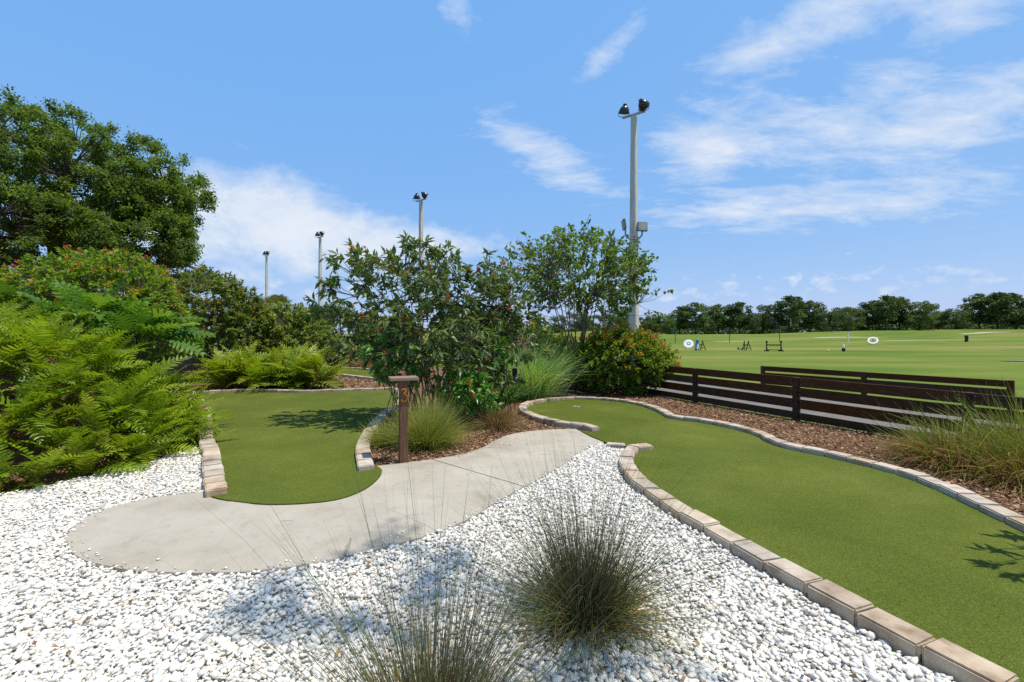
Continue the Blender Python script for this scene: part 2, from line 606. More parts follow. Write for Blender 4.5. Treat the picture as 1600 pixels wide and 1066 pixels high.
MAT['black'] = plain('black_plastic', (0.02, 0.02, 0.021), 0.5)
MAT['red'] = plain('red_paint', (0.45, 0.05, 0.03), 0.5)
MAT['yellow'] = plain('yellow_paint', (0.75, 0.45, 0.04), 0.5)
MAT['blue'] = plain('blue_fabric', (0.12, 0.22, 0.48), 0.8)
MAT['teal'] = plain('green_towel', (0.10, 0.42, 0.26), 0.8)
MAT['flag'] = plain('dark_green_flag', (0.03, 0.10, 0.06), 0.7)
MAT['bark'] = surf('oak_bark', [(0.3, (0.075, 0.060, 0.048)), (0.7, (0.190, 0.165, 0.135))], 6, 7, 0.95, 0.8, 22, 0.03, 0.1, stretch=(3, 3, 0.6))
MAT['pinebark'] = surf('pine_bark', [(0.3, (0.055, 0.042, 0.034)), (0.7, (0.125, 0.098, 0.080))], 2, 6, 0.95, 0.5, 8, 0.05, 0.1)
MAT['stem'] = surf('shrub_bark', [(0.3, (0.105, 0.080, 0.055)), (0.7, (0.235, 0.195, 0.145))], 12, 5, 0.9, 0.3, 50, 0.006, 0.15)
MAT['greenstem'] = surf('green_stalk', [(0.3, (0.085, 0.115, 0.030)), (0.7, (0.16, 0.18, 0.06))], 12, 4, 0.7, 0.1, 50, 0.004)
MAT['rock'] = surf('pale_limestone', [(0.3, (0.33, 0.29, 0.235)), (0.7, (0.50, 0.455, 0.385))], 4, 7, 0.95, 0.6, 18, 0.03)
MAT['roof'] = surf('brown_shingles', [(0.3, (0.165, 0.088, 0.062)), (0.7, (0.235, 0.135, 0.10))], 0.8, 5, 0.9, 0.3, 4, 0.05)
MAT['roofgrey'] = surf('grey_shingles', [(0.3, (0.105, 0.10, 0.105)), (0.7, (0.16, 0.155, 0.16))], 0.8, 5, 0.9, 0.3, 4, 0.05)
MAT['stucco'] = surf('cream_stucco', [(0.3, (0.50, 0.46, 0.39)), (0.7, (0.60, 0.56, 0.49))], 0.8, 5, 0.9, 0.2, 10)
MAT['windowglass'] = plain('dark_window', (0.03, 0.035, 0.04), 0.1, 0.6)
# foliage
MAT['oak'] = leafmat('oak_leaf', [(0.0, (0.051, 0.086, 0.022)), (0.55, (0.106, 0.158, 0.031)), (0.9, (0.173, 0.224, 0.035)), (1.0, (0.264, 0.288, 0.047))], 0.5, 0.46)
MAT['firebush'] = leafmat('firebush_leaf', [(0.0, (0.104, 0.166, 0.020)), (0.5, (0.171, 0.275, 0.026)), (0.85, (0.290, 0.358, 0.034)), (0.95, (0.441, 0.275, 0.035)), (1.0, (0.561, 0.202, 0.030))], 0.5, 0.40)
MAT['glossy'] = leafmat('glossy_dark_leaf', [(0.0, (0.052, 0.084, 0.029)), (0.5, (0.096, 0.138, 0.040)), (0.85, (0.149, 0.195, 0.050)), (0.94, (0.263, 0.240, 0.055)), (1.0, (0.525, 0.255, 0.066))], 0.42, 0.28, 0.35)
MAT['bright'] = leafmat('bright_green_leaf', [(0.0, (0.064, 0.142, 0.027)), (0.6, (0.104, 0.236, 0.036)), (1.0, (0.176, 0.338, 0.054))], 0.36, 0.28, 0.45)
MAT['myrtle'] = leafmat('myrtle_leaf', [(0.0, (0.065, 0.102, 0.024)), (0.5, (0.110, 0.174, 0.034)), (0.85, (0.171, 0.240, 0.042)), (0.95, (0.304, 0.217, 0.045)), (1.0, (0.380, 0.186, 0.050))], 0.5, 0.40)
MAT['hedge'] = leafmat('mixed_hedge_leaf', [(0.0, (0.086, 0.125, 0.026)), (0.5, (0.146, 0.193, 0.036)), (0.9, (0.225, 0.260, 0.046)), (1.0, (0.375, 0.252, 0.060))], 0.5, 0.40)
MAT['fern'] = leafmat('fern_frond', [(0.0, (0.102, 0.170, 0.012)), (0.5, (0.174, 0.256, 0.015)), (0.9, (0.273, 0.333, 0.020)), (1.0, (0.422, 0.300, 0.030))], 0.42, 0.32, 0.4)
MAT['fernyellow'] = leafmat('yellow_green_fern_frond', [(0.0, (0.138, 0.192, 0.014)), (0.6, (0.229, 0.289, 0.020)), (1.0, (0.353, 0.370, 0.041))], 0.45, 0.34, 0.35)  # yellower frond colour, given to fronds picked at random
MAT['deadfern'] = leafmat('dry_fern_frond', [(0.0, (0.115, 0.070, 0.026)), (1.0, (0.26, 0.175, 0.065))], 0.7, 0.25, 0.2, (1.2, 1.1, 0.7))
MAT['philo'] = leafmat('philodendron_leaf', [(0.0, (0.057, 0.127, 0.020)), (0.6, (0.099, 0.202, 0.025)), (1.0, (0.190, 0.299, 0.036))], 0.45, 0.30, 0.22)
MAT['rush'] = leafmat('blue_green_rush', [(0.0, (0.155, 0.088, 0.036)), (0.18, (0.130, 0.088, 0.040)), (0.25, (0.127, 0.116, 0.044)), (0.4, (0.073, 0.090, 0.044)), (0.85, (0.124, 0.147, 0.072)), (1.0, (0.225, 0.231, 0.110))], 0.5, 0.15, 0.3, (1.2, 1.2, 0.7))
MAT['rushlow'] = leafmat('yellow_green_blade', [(0.0, (0.210, 0.133, 0.042)), (0.35, (0.280, 0.203, 0.060)), (0.5, (0.161, 0.189, 0.036)), (1.0, (0.287, 0.315, 0.060))], 0.5, 0.25, 0.3)
MAT['muhly'] = leafmat('muhly_blade', [(0.0, (0.180, 0.144, 0.042)), (0.3, (0.208, 0.226, 0.042)), (0.75, (0.296, 0.332, 0.066)), (1.0, (0.540, 0.478, 0.158))], 0.55, 0.25, 0.25)
MAT['tallgrass'] = leafmat('silver_green_blade', [(0.0, (0.160, 0.252, 0.070)), (0.5, (0.278, 0.396, 0.124)), (1.0, (0.531, 0.624, 0.269))], 0.45, 0.25, 0.35)
MAT['drygrass'] = leafmat('dry_straw_blade', [(0.0, (0.143, 0.088, 0.039)), (0.5, (0.294, 0.193, 0.081)), (1.0, (0.538, 0.378, 0.164))], 0.7, 0.2, 0.15, (1.2, 1.1, 0.8))
MAT['sedge'] = leafmat('mixed_green_straw_blade', [(0.0, (0.225, 0.106, 0.037)), (0.3, (0.355, 0.190, 0.064)), (0.42, (0.130, 0.170, 0.031)), (0.85, (0.216, 0.251, 0.050)), (1.0, (0.416, 0.367, 0.121))], 0.5, 0.25, 0.3)
MAT['pine'] = leafmat('pine_needles', [(0.0, (0.057, 0.089, 0.026)), (0.6, (0.099, 0.143, 0.037)), (1.0, (0.162, 0.205, 0.048))], 0.7, 0.15, 0.2)
MAT['faroak'] = leafmat('far_oak_leaves', [(0.0, (0.056, 0.085, 0.030)), (0.6, (0.091, 0.133, 0.041)), (1.0, (0.149, 0.184, 0.050))], 0.7, 0.15, 0.2)
MAT['farlight'] = leafmat('far_light_leaves', [(0.0, (0.069, 0.111, 0.022)), (0.6, (0.111, 0.163, 0.030)), (1.0, (0.165, 0.215, 0.040))], 0.7, 0.2, 0.2)
MAT['palm'] = leafmat('palm_frond', [(0.0, (0.064, 0.099, 0.026)), (0.7, (0.112, 0.158, 0.040)), (1.0, (0.224, 0.195, 0.055))], 0.45, 0.2)
MAT['redflower'] = leafmat('red_petals', [(0.0, (0.42, 0.030, 0.018)), (0.7, (0.62, 0.075, 0.030)), (1.0, (0.66, 0.16, 0.05))], 0.5, 0.25, 0.3, (1.3, 0.9, 0.9))
MAT['orangeflower'] = leafmat('orange_red_tubes', [(0.0, (0.42, 0.075, 0.020)), (0.7, (0.56, 0.15, 0.030)), (1.0, (0.62, 0.25, 0.05))], 0.5, 0.25, 0.3, (1.3, 1.0, 0.8))
MAT['litter'] = leafmat('fallen_leaf', [(0.0, (0.12, 0.062, 0.026)), (0.6, (0.24, 0.125, 0.05)), (1.0, (0.36, 0.22, 0.10))], 0.7, 0.1, 0.2)

# ================================================================== THE SETTING
def smooth01(t):
    t = np.clip(t, 0, 1)
    return t * t * (3 - 2 * t)


def gh(x, y):
    """height of the lawn: flat by the garden, rolling up to a low ridge in front of the trees"""
    x = np.asarray(x, float)
    y = np.asarray(y, float)
    d = np.hypot(x, y)
    s = smooth01((d - 62) / 85)
    roll = 0.55 * np.sin(x * 0.055 + 0.6) * np.sin(y * 0.05) + 0.35 * np.sin(x * 0.12 + y * 0.03) + 0.22 * np.sin(x * 0.21 + 2.0)
    return -0.07 + s * (1.75 + roll * 0.9) + 0.9 * smooth01((x - 95) / 60) * s


def ground():
    r = np.concatenate([np.linspace(-4, 60, 40), np.linspace(62, 190, 65), np.geomspace(200, 4500, 22)])
    ang = np.concatenate([np.linspace(-180, -70, 14)[:-1], np.linspace(-70, 70, 141), np.linspace(70, 180, 14)[1:]])
    r = r[r > 0.4]
    V = []
    for a in ang:
        x, y = r * math.sin(R(a)), r * math.cos(R(a))
        V.append(np.c_[x, y, gh(x, y)])
    V = np.concatenate(V)
    nr = len(r)
    F = []
    for i in range(len(ang) - 1):
        for j in range(nr - 1):
            a = i * nr + j
            F.append((a, a + 1, a + nr + 1, a + nr))
    F = np.array(F)[:, ::-1]
    me = mesh_np('ground', V, F, MAT['field'], smooth=True)
    return tag(link('ground', me), 'mown green practice range lawn rolling up to the far trees', None, None, 'structure')


ground()

# rows of paver edging: centre lines in metres
ROW_A = [(1.92, 6.33), (1.66, 6.24), (1.43, 5.70), (1.34, 5.20), (1.34, 4.84), (1.42, 4.41), (1.50, 4.00), (1.58, 3.76), (1.66, 3.50), (1.74, 3.25), (1.82, 3.00), (1.92, 2.70), (2.01, 2.47), (2.10, 2.22), (2.20, 2.00)]
ROW_B = [(1.38, 7.44), (1.20, 7.74), (0.82, 8.02), (0.54, 8.36), (0.32, 8.90), (0.22, 9.36), (0.25, 9.85), (0.44, 10.36), (0.82, 10.77), (1.30, 11.05), (1.82, 11.08), (2.42, 10.77), (2.81, 10.29), (3.00, 9.60), (3.03, 8.90), (3.02, 8.55), (3.16, 8.40), (3.44, 8.18), (3.66, 7.85), (3.84, 7.38), (3.88, 6.95), (3.80, 6.55), (3.90, 6.25), (4.10, 5.97), (4.22, 5.70), (4.33, 5.45), (4.42, 5.15), (4.43, 4.85), (4.38, 4.50), (4.31, 4.20), (4.20, 3.72), (4.10, 3.25), (4.02, 2.60), (4.00, 1.60)]
ROW_C = [(-1.70, 5.30), (-2.02, 6.15), (-2.20, 6.90), (-2.38, 7.95), (-2.50, 9.00), (-2.46, 9.70), (-2.60, 10.80), (-2.95, 12.0), (-3.25, 13.0)]
ROW_D = [(-2.92, 4.48), (-3.32, 5.07), (-4.08, 6.15), (-4.76, 7.06), (-6.00, 8.90), (-7.30, 10.6), (-8.50, 12.1)]
ROW_E = [(-8.44, 12.2), (-7.14, 12.55), (-5.88, 12.35), (-4.90, 12.55), (-3.37, 13.02)]
ROW_F = [(-10.6, 22.2), (-9.58, 21.83), (-8.05, 21.19), (-6.26, 20.01), (-4.6, 18.6)]
ROW_G = [(-9.3, 19.1), (-7.99, 18.32), (-6.62, 17.43), (-5.05, 16.13), (-4.0, 15.4)]
LIP = [(-3.13, 4.62), (-2.91, 4.44), (-2.62, 4.33), (-2.28, 4.26), (-1.93, 4.29), (-1.67, 4.40), (-1.52, 4.66), (-1.48, 5.03), (-1.53, 5.34), (-1.66, 5.52)]
WALK_BACK = [(-1.39, 5.63), (-1.03, 5.82), (-0.69, 6.06), (-0.42, 6.43), (-0.20, 6.98), (0.05, 7.34), (0.54, 7.61), (1.08, 7.69)]
WALK_END = [(1.12, 7.5), (1.23, 7.07), (1.37, 6.73)]
WALK_FRONT = [(1.07, 6.46), (0.87, 6.06), (0.59, 5.52), (0.28, 5.01), (-0.12, 4.39), (-0.35, 3.98), (-0.61, 3.67), (-0.88, 3.47), (-1.25, 3.24), (-1.49, 3.14), (-1.76, 3.07), (-2.31, 3.05), (-2.74, 3.12), (-3.00, 3.21), (-3.26, 3.36), (-3.48, 3.54), (-3.64, 3.77), (-3.73, 4.02), (-3.68, 4.26), (-3.51, 4.46), (-3.13, 4.63)]

cA, cB, cC, cD, cE = [catmull(r, 6) for r in (ROW_A, ROW_B, ROW_C, ROW_D, ROW_E)]
lip = catmull(LIP, 5)
walk = np.concatenate([lip, catmull(WALK_BACK, 5), catmull(WALK_END, 4), catmull(WALK_FRONT, 6)[:-1]])

# mulch bed under the whole garden
BED = [(8.6, 1.4), (7.62, 3.6), (6.62, 5.82), (5.61, 8.04), (4.6, 10.3), (3.6, 12.5), (2.6, 14.7), (1.4, 17.2), (-2, 21), (-6, 25), (-13, 28), (-24, 26), (-28, 10), (-18, -2), (-6, -5), (8.8, -5)]
tag(slab('mulch_bed', BED, -0.030, 0.0, MAT['mulch']), 'brown bark mulch bed round the putting greens', None, None, 'structure')

# gravel bed
GRAVEL = np.concatenate([np.array([(-14, -3.5), (2.9, -3.5), (2.6, 1.2)]), cA[::-1][:-6], np.array([(1.40, 6.45), (1.35, 6.72)]),
                         catmull(WALK_FRONT, 6), np.array([(-3.10, 4.80), (-3.45, 5.3), (-3.95, 6.0), (-4.45, 6.5), (-4.6, 5.6), (-5.0, 4.7), (-6.0, 4.1), (-9.0, 3.6), (-14, 3.2)])])
tag(slab('gravel_bed', GRAVEL, -0.028, 0.0, MAT['gravel_base']), 'white marble chip bed in front of the concrete walk', None, None, 'structure')

# artificial turf
i_c = np.argmin(np.abs(cB[:, 1] - 1.6) + np.abs(cB[:, 0] - 4.0))
right_green = np.concatenate([cB, np.array([(4.0, 0.2), (2.75, 0.2), (2.45, 1.3)]), cA[::-1], np.array([(1.66, 6.38), (1.40, 6.60), (1.36, 6.73), (1.23, 7.07), (1.13, 7.45)])])
tag(slab('putting_green', right_green, 0.014, 0.05, MAT['turf']), 'long curved artificial turf putting green on the right', None, None, 'structure')
left_green = np.concatenate([lip, cC[1:], cE[::-1], cD[::-1][:-1]])
tag(slab('putting_green', left_green, 0.010, 0.05, MAT['turf']), 'artificial turf green left of the numbered post', None, None, 'structure')
back_green = np.concatenate([catmull(ROW_F, 4), catmull(ROW_G, 4)[::-1]])
tag(slab('putting_green', back_green, 0.010, 0.05, MAT['turf']), 'narrow strip of turf green beyond the small ferns', None, None, 'structure')

# concrete walk, two slabs parted by the control joint
walk_root = bpy.data.objects.new('concrete_walk', None)
COL.objects.link(walk_root)
tag(walk_root, 'curving pale concrete walk with a rounded end', None, None, 'structure')
j0, j1 = np.array((-1.10, 5.88)), np.array((0.10, 4.80))
jd = (j1 - j0) / np.linalg.norm(j1 - j0)
jn = np.array((-jd[1], jd[0]))


def clip(poly, p, n, off):
    out = []
    d = (poly - p) @ n - off
    for i in range(len(poly)):
        a, b, da, db = poly[i - 1], poly[i], d[i - 1], d[i]
        if (da > 0) != (db > 0):
            out.append(a + (b - a) * da / (da - db))
        if db > 0:
            out.append(b)
    return np.array(out)


for s in (1, -1):
    slab('slab', clip(walk, j0, jn * s, 0.0025), 0.0, 0.11, MAT['concrete'], walk_root, 0.007)
tag(slab('joint_filler', clip(clip(walk, j0, jn, -0.03), j0, -jn, -0.03), -0.008, 0.0, MAT['path'], walk_root))


# cart path beyond the fence
def band(P, o0, o1):
    P = np.asarray(P, float)
    t = np.gradient(P, axis=0)
    t /= np.linalg.norm(t, axis=1)[:, None]
    n = np.c_[-t[:, 1], t[:, 0]]
    return np.concatenate([P + n * o0, (P + n * o1)[::-1]])


FD = np.array((0.4138, -0.9104))       # run of the near fence, towards the camera
FN = np.array((0.9104, 0.4138))        # across it, towards the range
F0 = np.array((4.35, 10.8))
near_edge = np.array([F0 + FD * s + FN * 0.36 for s in (-22, -14, -8, -4, 0, 4, 9, 14)])
far_edge = np.array([F0 + FD * s + FN * w for s, w in ((14, 3.9), (9, 3.9), (4, 3.9), (0, 3.85), (-3, 3.6), (-6, 3.0), (-8, 2.9), (-14, 2.9), (-22, 2.9))])
tag(slab('cart_path', np.concatenate([near_edge, far_edge]), -0.045, 0.06, MAT['path']), 'grey concrete cart path running behind the near fence', None, None, 'structure')
tag(slab('cart_path', [(50, 26.9), (31.2, 27.0), (29.6, 27.6), (32, 28.3), (50, 28.6)], -0.03, 0.02, MAT['path']), 'pale end of a path on the range at the right edge', None, None, 'structure')


def mound(name, label, cx, cy, rx, ry, h, n=26):
    g = np.linspace(-1, 1, n)
    X, Y = np.meshgrid(g, g)
    rr = np.sqrt(X ** 2 + Y ** 2)
    Z = -0.10 + (h + 0.10) * smooth01((1 - rr) / 0.75) + 0.03 * np.sin(X * 9) * np.cos(Y * 11)
    V = np.c_[(cx + X * rx).ravel(), (cy + Y * ry).ravel(), Z.ravel()]
    F = [(j * n + i, j * n + i + 1, (j + 1) * n + i + 1, (j + 1) * n + i) for j in range(n - 1) for i in range(n - 1)]
    tag(link(name, mesh_np(name, V, np.array(F), MAT['mulch'], smooth=True)), label, None, None, 'structure')


BANK = np.array([(-6.9, 4.30), (-5.6, 4.60), (-4.95, 5.02), (-4.58, 5.72), (-4.66, 6.38), (-5.15, 7.2), (-5.85, 8.1), (-6.7, 9.2), (-10, 10.2), (-13.5, 9), (-12.5, 6), (-9, 4.2)])


def bank_depth(P):
    P = np.atleast_2d(np.asarray(P, float))
    best = np.full(len(P), 1e9)
    for i in range(len(BANK)):
        a_, b_ = BANK[i - 1], BANK[i]
        ab = b_ - a_
        t_ = np.clip(((P - a_) @ ab) / (ab @ ab), 0, 1)
        best = np.minimum(best, np.linalg.norm(P - a_ - t_[:, None] * ab, axis=1))
    return np.where(inside(BANK, P), best, -best)


def mh(x, y):
    return float(-0.06 + 1.46 * smooth01((bank_depth((x, y))[0] + 0.05) / 1.75))


def bank():
    xs, ys = np.arange(-13.5, -4.3, 0.16), np.arange(4.0, 10.4, 0.16)
    X, Y = np.meshgrid(xs, ys)
    P = np.c_[X.ravel(), Y.ravel()]
    D = bank_depth(P)
    Z = -0.06 + 1.46 * smooth01((D + 0.05) / 1.75) + 0.02 * np.sin(P[:, 0] * 7) * np.cos(P[:, 1] * 9) * (D > 0)
    n = len(xs)
    F = [(j * n + i, j * n + i + 1, (j + 1) * n + i + 1, (j + 1) * n + i) for j in range(len(ys) - 1) for i in range(n - 1)]
    F = np.array(F)
    F = F[(D[F] > -0.2).all(1)]
    tag(link('mulch_mound', mesh_np('mulch_mound', np.c_[P, Z], F, MAT['mulch'], smooth=True)), 'mulch mound under the big fern bank', None, None, 'structure')


bank()
mound('mulch_mound', 'low mulch rise behind the small ferns', -11.5, 18.0, 3.6, 3.2, 0.75)


# sand patches on the range
def sand(label, cx, cy, rx, ry):
    n = 28
    rng = np.random.default_rng(int(abs(cx * 10)))
    V = []
    for ring in (0.0, 0.5, 1.0):
        for k in range(n):
            a = 2 * math.pi * k / n
            q = ring * (1 + 0.22 * math.sin(2 * a + cx) + 0.12 * math.sin(5 * a))
            x, y = cx + rx * q * math.cos(a), cy + ry * q * math.sin(a)
            V.append((x, y, float(gh(x, y)) + 0.045))
    F = [(r * n + k, r * n + (k + 1) % n, (r + 1) * n + (k + 1) % n, (r + 1) * n + k) for r in range(2) for k in range(n)]
    tag(link('sand_bunker', mesh_np('sand_bunker', V, np.array(F), MAT['sand'], smooth=True)), label, None, None, 'structure')


sand('long pale sand patch right of the striped target', 62, 84, 8.0, 1.5)
sand('thin sand streak below the long sand patch', 60, 69, 5.5, 0.6)
sand('small sand patch between the two flags', 38, 78, 3.6, 1.0)
sand('sand patch near the right edge of the range', 88, 84, 5.5, 1.0)


# ------------------------------------------------------------------ paver edgings
def edging(label, line, width=0.17, blen=0.275, h=0.075, seed=1, gap=0.010):
    rng = random.Random(seed)
    L = resample(line, blen)
    t = np.gradient(L, axis=0)
    t /= np.linalg.norm(t, axis=1)[:, None]
    n = np.c_[-t[:, 1], t[:, 0]]
    mid = L[len(L) // 2]
    root = thing('brick_edging', label, 'edging', (float(mid[0]), float(mid[1]), 0))
    o = np.array((mid[0], mid[1]))
    for i in range(len(L) - 1):
        a, b = L[i] - o, L[i + 1] - o
        d = (b - a) / np.linalg.norm(b - a)
        g = gap * (0.35 + rng.random() * 0.7) * 0.5
        w0, w1 = width / 2 * (1 + rng.uniform(-.05, .05)), width / 2 * (1 + rng.uniform(-.05, .05))
        sh = n[i] * rng.uniform(-.008, .008)
        c = [a + d * g + n[i] * w0 + sh, a + d * g - n[i] * w1 + sh, b - d * g - n[i + 1] * w1 + sh, b - d * g + n[i + 1] * w0 + sh]
        top = h + rng.uniform(-.008, .008)
        tl = [rng.uniform(-.004, .004) for _ in range(4)]
        bm = bmesh.new()
        vt = [bm.verts.new((c[k][0], c[k][1], top + tl[k])) for k in range(4)]
        vb = [bm.verts.new((c[k][0], c[k][1], -0.07)) for k in range(4)]
        bm.faces.new(vt)
        for k in range(4):
            bm.faces.new((vt[k], vb[k], vb[(k + 1) % 4], vt[(k + 1) % 4]))
        bmesh.ops.recalc_face_normals(bm, faces=bm.faces[:])
        eds = [e for e in bm.edges if not (e.verts[0].co.z < 0 and e.verts[1].co.z < 0)]
        bmesh.ops.bevel(bm, geom=eds, offset=0.011, segments=2, affect='EDGES', clamp_overlap=True)
        for v in bm.verts:
            if v.co.z > 0:
                v.co += Vector((rng.uniform(-1, 1), rng.uniform(-1, 1), rng.uniform(-1, 1))) * 0.0022
        me = bpy.data.meshes.new('brick')
        bm.to_mesh(me)
        bm.free()
        link('brick', me, root, MAT['brick'])
    return root


edging('tan paver edging between the white gravel and the right green', cA, seed=3, width=0.175, blen=0.30, h=0.068)
edging('single paver lying at the tip of the white gravel', np.array([(1.36, 6.56), (1.62, 6.50)]), seed=4, width=0.14, h=0.035)
edging('long tan paver edging round the far side of the right green', cB, seed=5)
edging('paver edging curving beside the numbered post', cC, seed=6, width=0.18)
edging('paver edging between the big fern bank and the left green', cD, seed=7, width=0.19, blen=0.25)
edging('thin paver edging along the back of the left green', cE, seed=8)
edging('paver edging on the far side of the back turf strip', catmull(ROW_F, 4), seed=9)
edging('paver edging on the near side of the back turf strip', catmull(ROW_G, 4), seed=10)


# ------------------------------------------------------------------ scattered stones, chips, fallen leaves
def ico(sub):
    bm = bmesh.new()
    bmesh.ops.create_icosphere(bm, subdivisions=sub, radius=1.0)
    V = np.array([v.co[:] for v in bm.verts])
    F = np.array([[v.index for v in f.verts] for f in bm.faces])
    bm.free()
    return V, F


def rotz_rand(rng, n, tilt=0.35):
    a = rng.uniform(0, 2 * np.pi, n)
    tx, ty = rng.normal(0, tilt, n), rng.normal(0, tilt, n)
    ca, sa = np.cos(a), np.sin(a)
    cx, sx, cy, sy = np.cos(tx), np.sin(tx), np.cos(ty), np.sin(ty)
    z = np.zeros(n)
    o = np.ones(n)
    Rz = np.stack([np.stack([ca, -sa, z], -1), np.stack([sa, ca, z], -1), np.stack([z, z, o], -1)], 1)
    Rx = np.stack([np.stack([o, z, z], -1), np.stack([z, cx, -sx], -1), np.stack([z, sx, cx], -1)], 1)
    Ry = np.stack([np.stack([cy, z, sy], -1), np.stack([z, o, z], -1), np.stack([-sy, z, cy], -1)], 1)
    return Rx @ Ry @ Rz


def scatter(templates, pos, rot, scale, rng, val=None):
    """many small copies of a few shapes in one vertex array"""
    Vs, Fs, Rs = [], [], []
    k = 0
    pick = rng.integers(0, len(templates), len(pos))
    val = rng.random(len(pos)) if val is None else val
    scale = np.asarray(scale, float)
    if scale.ndim == 1:
        scale = np.repeat(scale[:, None], 3, 1)
    for ti, (TV, TF) in enumerate(templates):
        m = np.nonzero(pick == ti)[0]
        if not len(m):
            continue
        V = TV[None] * scale[m][:, None, :]
        V = np.einsum('nij,nvj->nvi', rot[m], V) + pos[m][:, None, :]
        nv = TV.shape[0]
        F = TF[None] + (np.arange(len(m)) * nv)[:, None, None] + k
        Vs.append(V.reshape(-1, 3))
        Fs.append(F.reshape(-1, TF.shape[1]))
        Rs.append(np.repeat(val[m], nv))
        k += len(m) * nv
    return np.concatenate(Vs), np.concatenate(Fs), np.concatenate(Rs)


def jgrid(x0, x1, y0, y1, step, rng, jit=0.45):
    X, Y = np.meshgrid(np.arange(x0, x1, step), np.arange(y0, y1, step))
    P = np.c_[X.ravel(), Y.ravel()]
    return P + rng.uniform(-jit, jit, P.shape) * step


def pebbles():
    rng = np.random.default_rng(11)

    def tmpl(sub, n):
        V0, F = ico(sub)
        out = []
        for _ in range(n):
            V = V0.copy()
            for _k in range(7):                                  # plane cuts make worn facets
                d = rng.normal(size=3)
                d /= np.linalg.norm(d)
                h = rng.uniform(0.55, 0.85)
                e = V @ d - h
                V -= np.outer(np.maximum(e, 0) * 0.85, d)
            V += rng.normal(0, 0.035, V.shape)
            out.append((V, F))
        return out
    near, far = tmpl(2, 10), tmpl(1, 8)
    walkfat = walk
    VV, FF, RR, k = [], [], [], 0
    for (y0, y1, step, T, lay) in ((1.9, 2.4, 0.0215, near, 0), (2.4, 3.6, 0.0225, far, 0), (3.6, 6.9, 0.0265, far, 0), (1.9, 6.9, 0.034, far, 1)):
        P = jgrid(-6.2, 2.6, y0, y1, step, rng)
        P = P[np.abs(P[:, 0]) < 1.25 * P[:, 1] + 0.7]
        P = P[inside(GRAVEL, P) & ~inside(walkfat, P)]
        dA = np.min(np.hypot(P[:, None, 0] - cA[None, ::2, 0], P[:, None, 1] - cA[None, ::2, 1]), axis=1)
        P = P[dA > 0.10]
        n = len(P)
        s = np.exp(rng.normal(math.log(0.0132), 0.36, n)).clip(0.006, 0.034)
        if lay:
            s *= 1.12
        sc = np.c_[s * rng.uniform(0.95, 1.5, n), s * rng.uniform(0.75, 1.05, n), s * rng.uniform(0.38, 0.68, n)]
        und = 0.010 * np.sin(P[:, 0] * 3.1) * np.cos(P[:, 1] * 2.7) + 0.006 * np.sin(P[:, 0] * 9 + P[:, 1] * 7)
        pos = np.c_[P, -0.026 + np.abs(und) + rng.uniform(-0.003, 0.010, n) + (0.011 if lay else 0)]
        val = rng.random(n)
        V, F, r = scatter(T, pos, rotz_rand(rng, n, 0.30), sc, rng, val)
        VV.append(V)
        FF.append(F + k)
        RR.append(r)
        k += len(V)
    ef = catmull(WALK_FRONT, 14)
    Q = ef[rng.integers(0, len(ef), 150)] + rng.normal(0, 0.055, (150, 2))
    Q = Q[inside(walk, Q)]
    s = rng.uniform(0.006, 0.014, len(Q))
    V, F, r = scatter(far, np.c_[Q, s * 0.5], rotz_rand(rng, len(Q), 0.2), np.c_[s * 1.2, s, s * 0.6], rng)
    VV.append(V)
    FF.append(F + k)
    RR.append(r)
    me = mesh_np('white_pebbles', np.concatenate(VV), np.concatenate(FF), MAT['pebble'], np.concatenate(RR), smooth=True)
    tag(link('white_pebbles', me), 'white marble pebbles covering the foreground bed', 'pebbles', None, 'stuff')


pebbles()


def mulch_chips():
    rng = np.random.default_rng(21)
    T = []
    for w in (0.10, 0.16, 0.26, 0.36):
        V = np.array([(-w, -.5, 0), (w, -.45, .06), (w * .7, .5, .0), (-w * .8, .42, .08), (0, 0, .12)])
        T.append((V, np.array([(0, 1, 4), (1, 2, 4), (2, 3, 4), (3, 0, 4)])))
    P1 = jgrid(-2.4, 1.5, 5.5, 9.0, 0.027, rng)
    P2 = jgrid(2.8, 7.4, 2.6, 12.5, 0.033, rng)
    P3 = jgrid(-9.5, -3.4, 12.6, 18.5, 0.075, rng)
    P4 = jgrid(0.0, 3.6, 10.8, 13.5, 0.05, rng)
    P = np.concatenate([P1, P2, P3, P4])
    far = np.concatenate([np.zeros(len(P1)), np.zeros(len(P2)), np.ones(len(P3)), 0.4 * np.ones(len(P4))])
    fence_side = (P - F0) @ FN
    keep = ~inside(walk, P) & ~inside(right_green, P) & ~inside(left_green, P) & ~inside(back_green, P) & ~inside(GRAVEL, P) & (fence_side < 0.22)
    keep &= np.abs(P[:, 0]) < 1.2 * P[:, 1] + 0.6
    P, far = P[keep], far[keep]
    n = len(P)
    s = rng.uniform(0.018, 0.055, n) * (1 + far)
    pos = np.c_[P, -0.022 + rng.uniform(0, 0.028, n)]
    V, F, r = scatter(T, pos, rotz_rand(rng, n, 0.3), s, rng)
    tag(link('mulch_chips', mesh_np('mulch_chips', V, F, MAT['chips'], r)), 'loose bark chips strewn over the mulch beds', 'mulch', None, 'stuff')


mulch_chips()


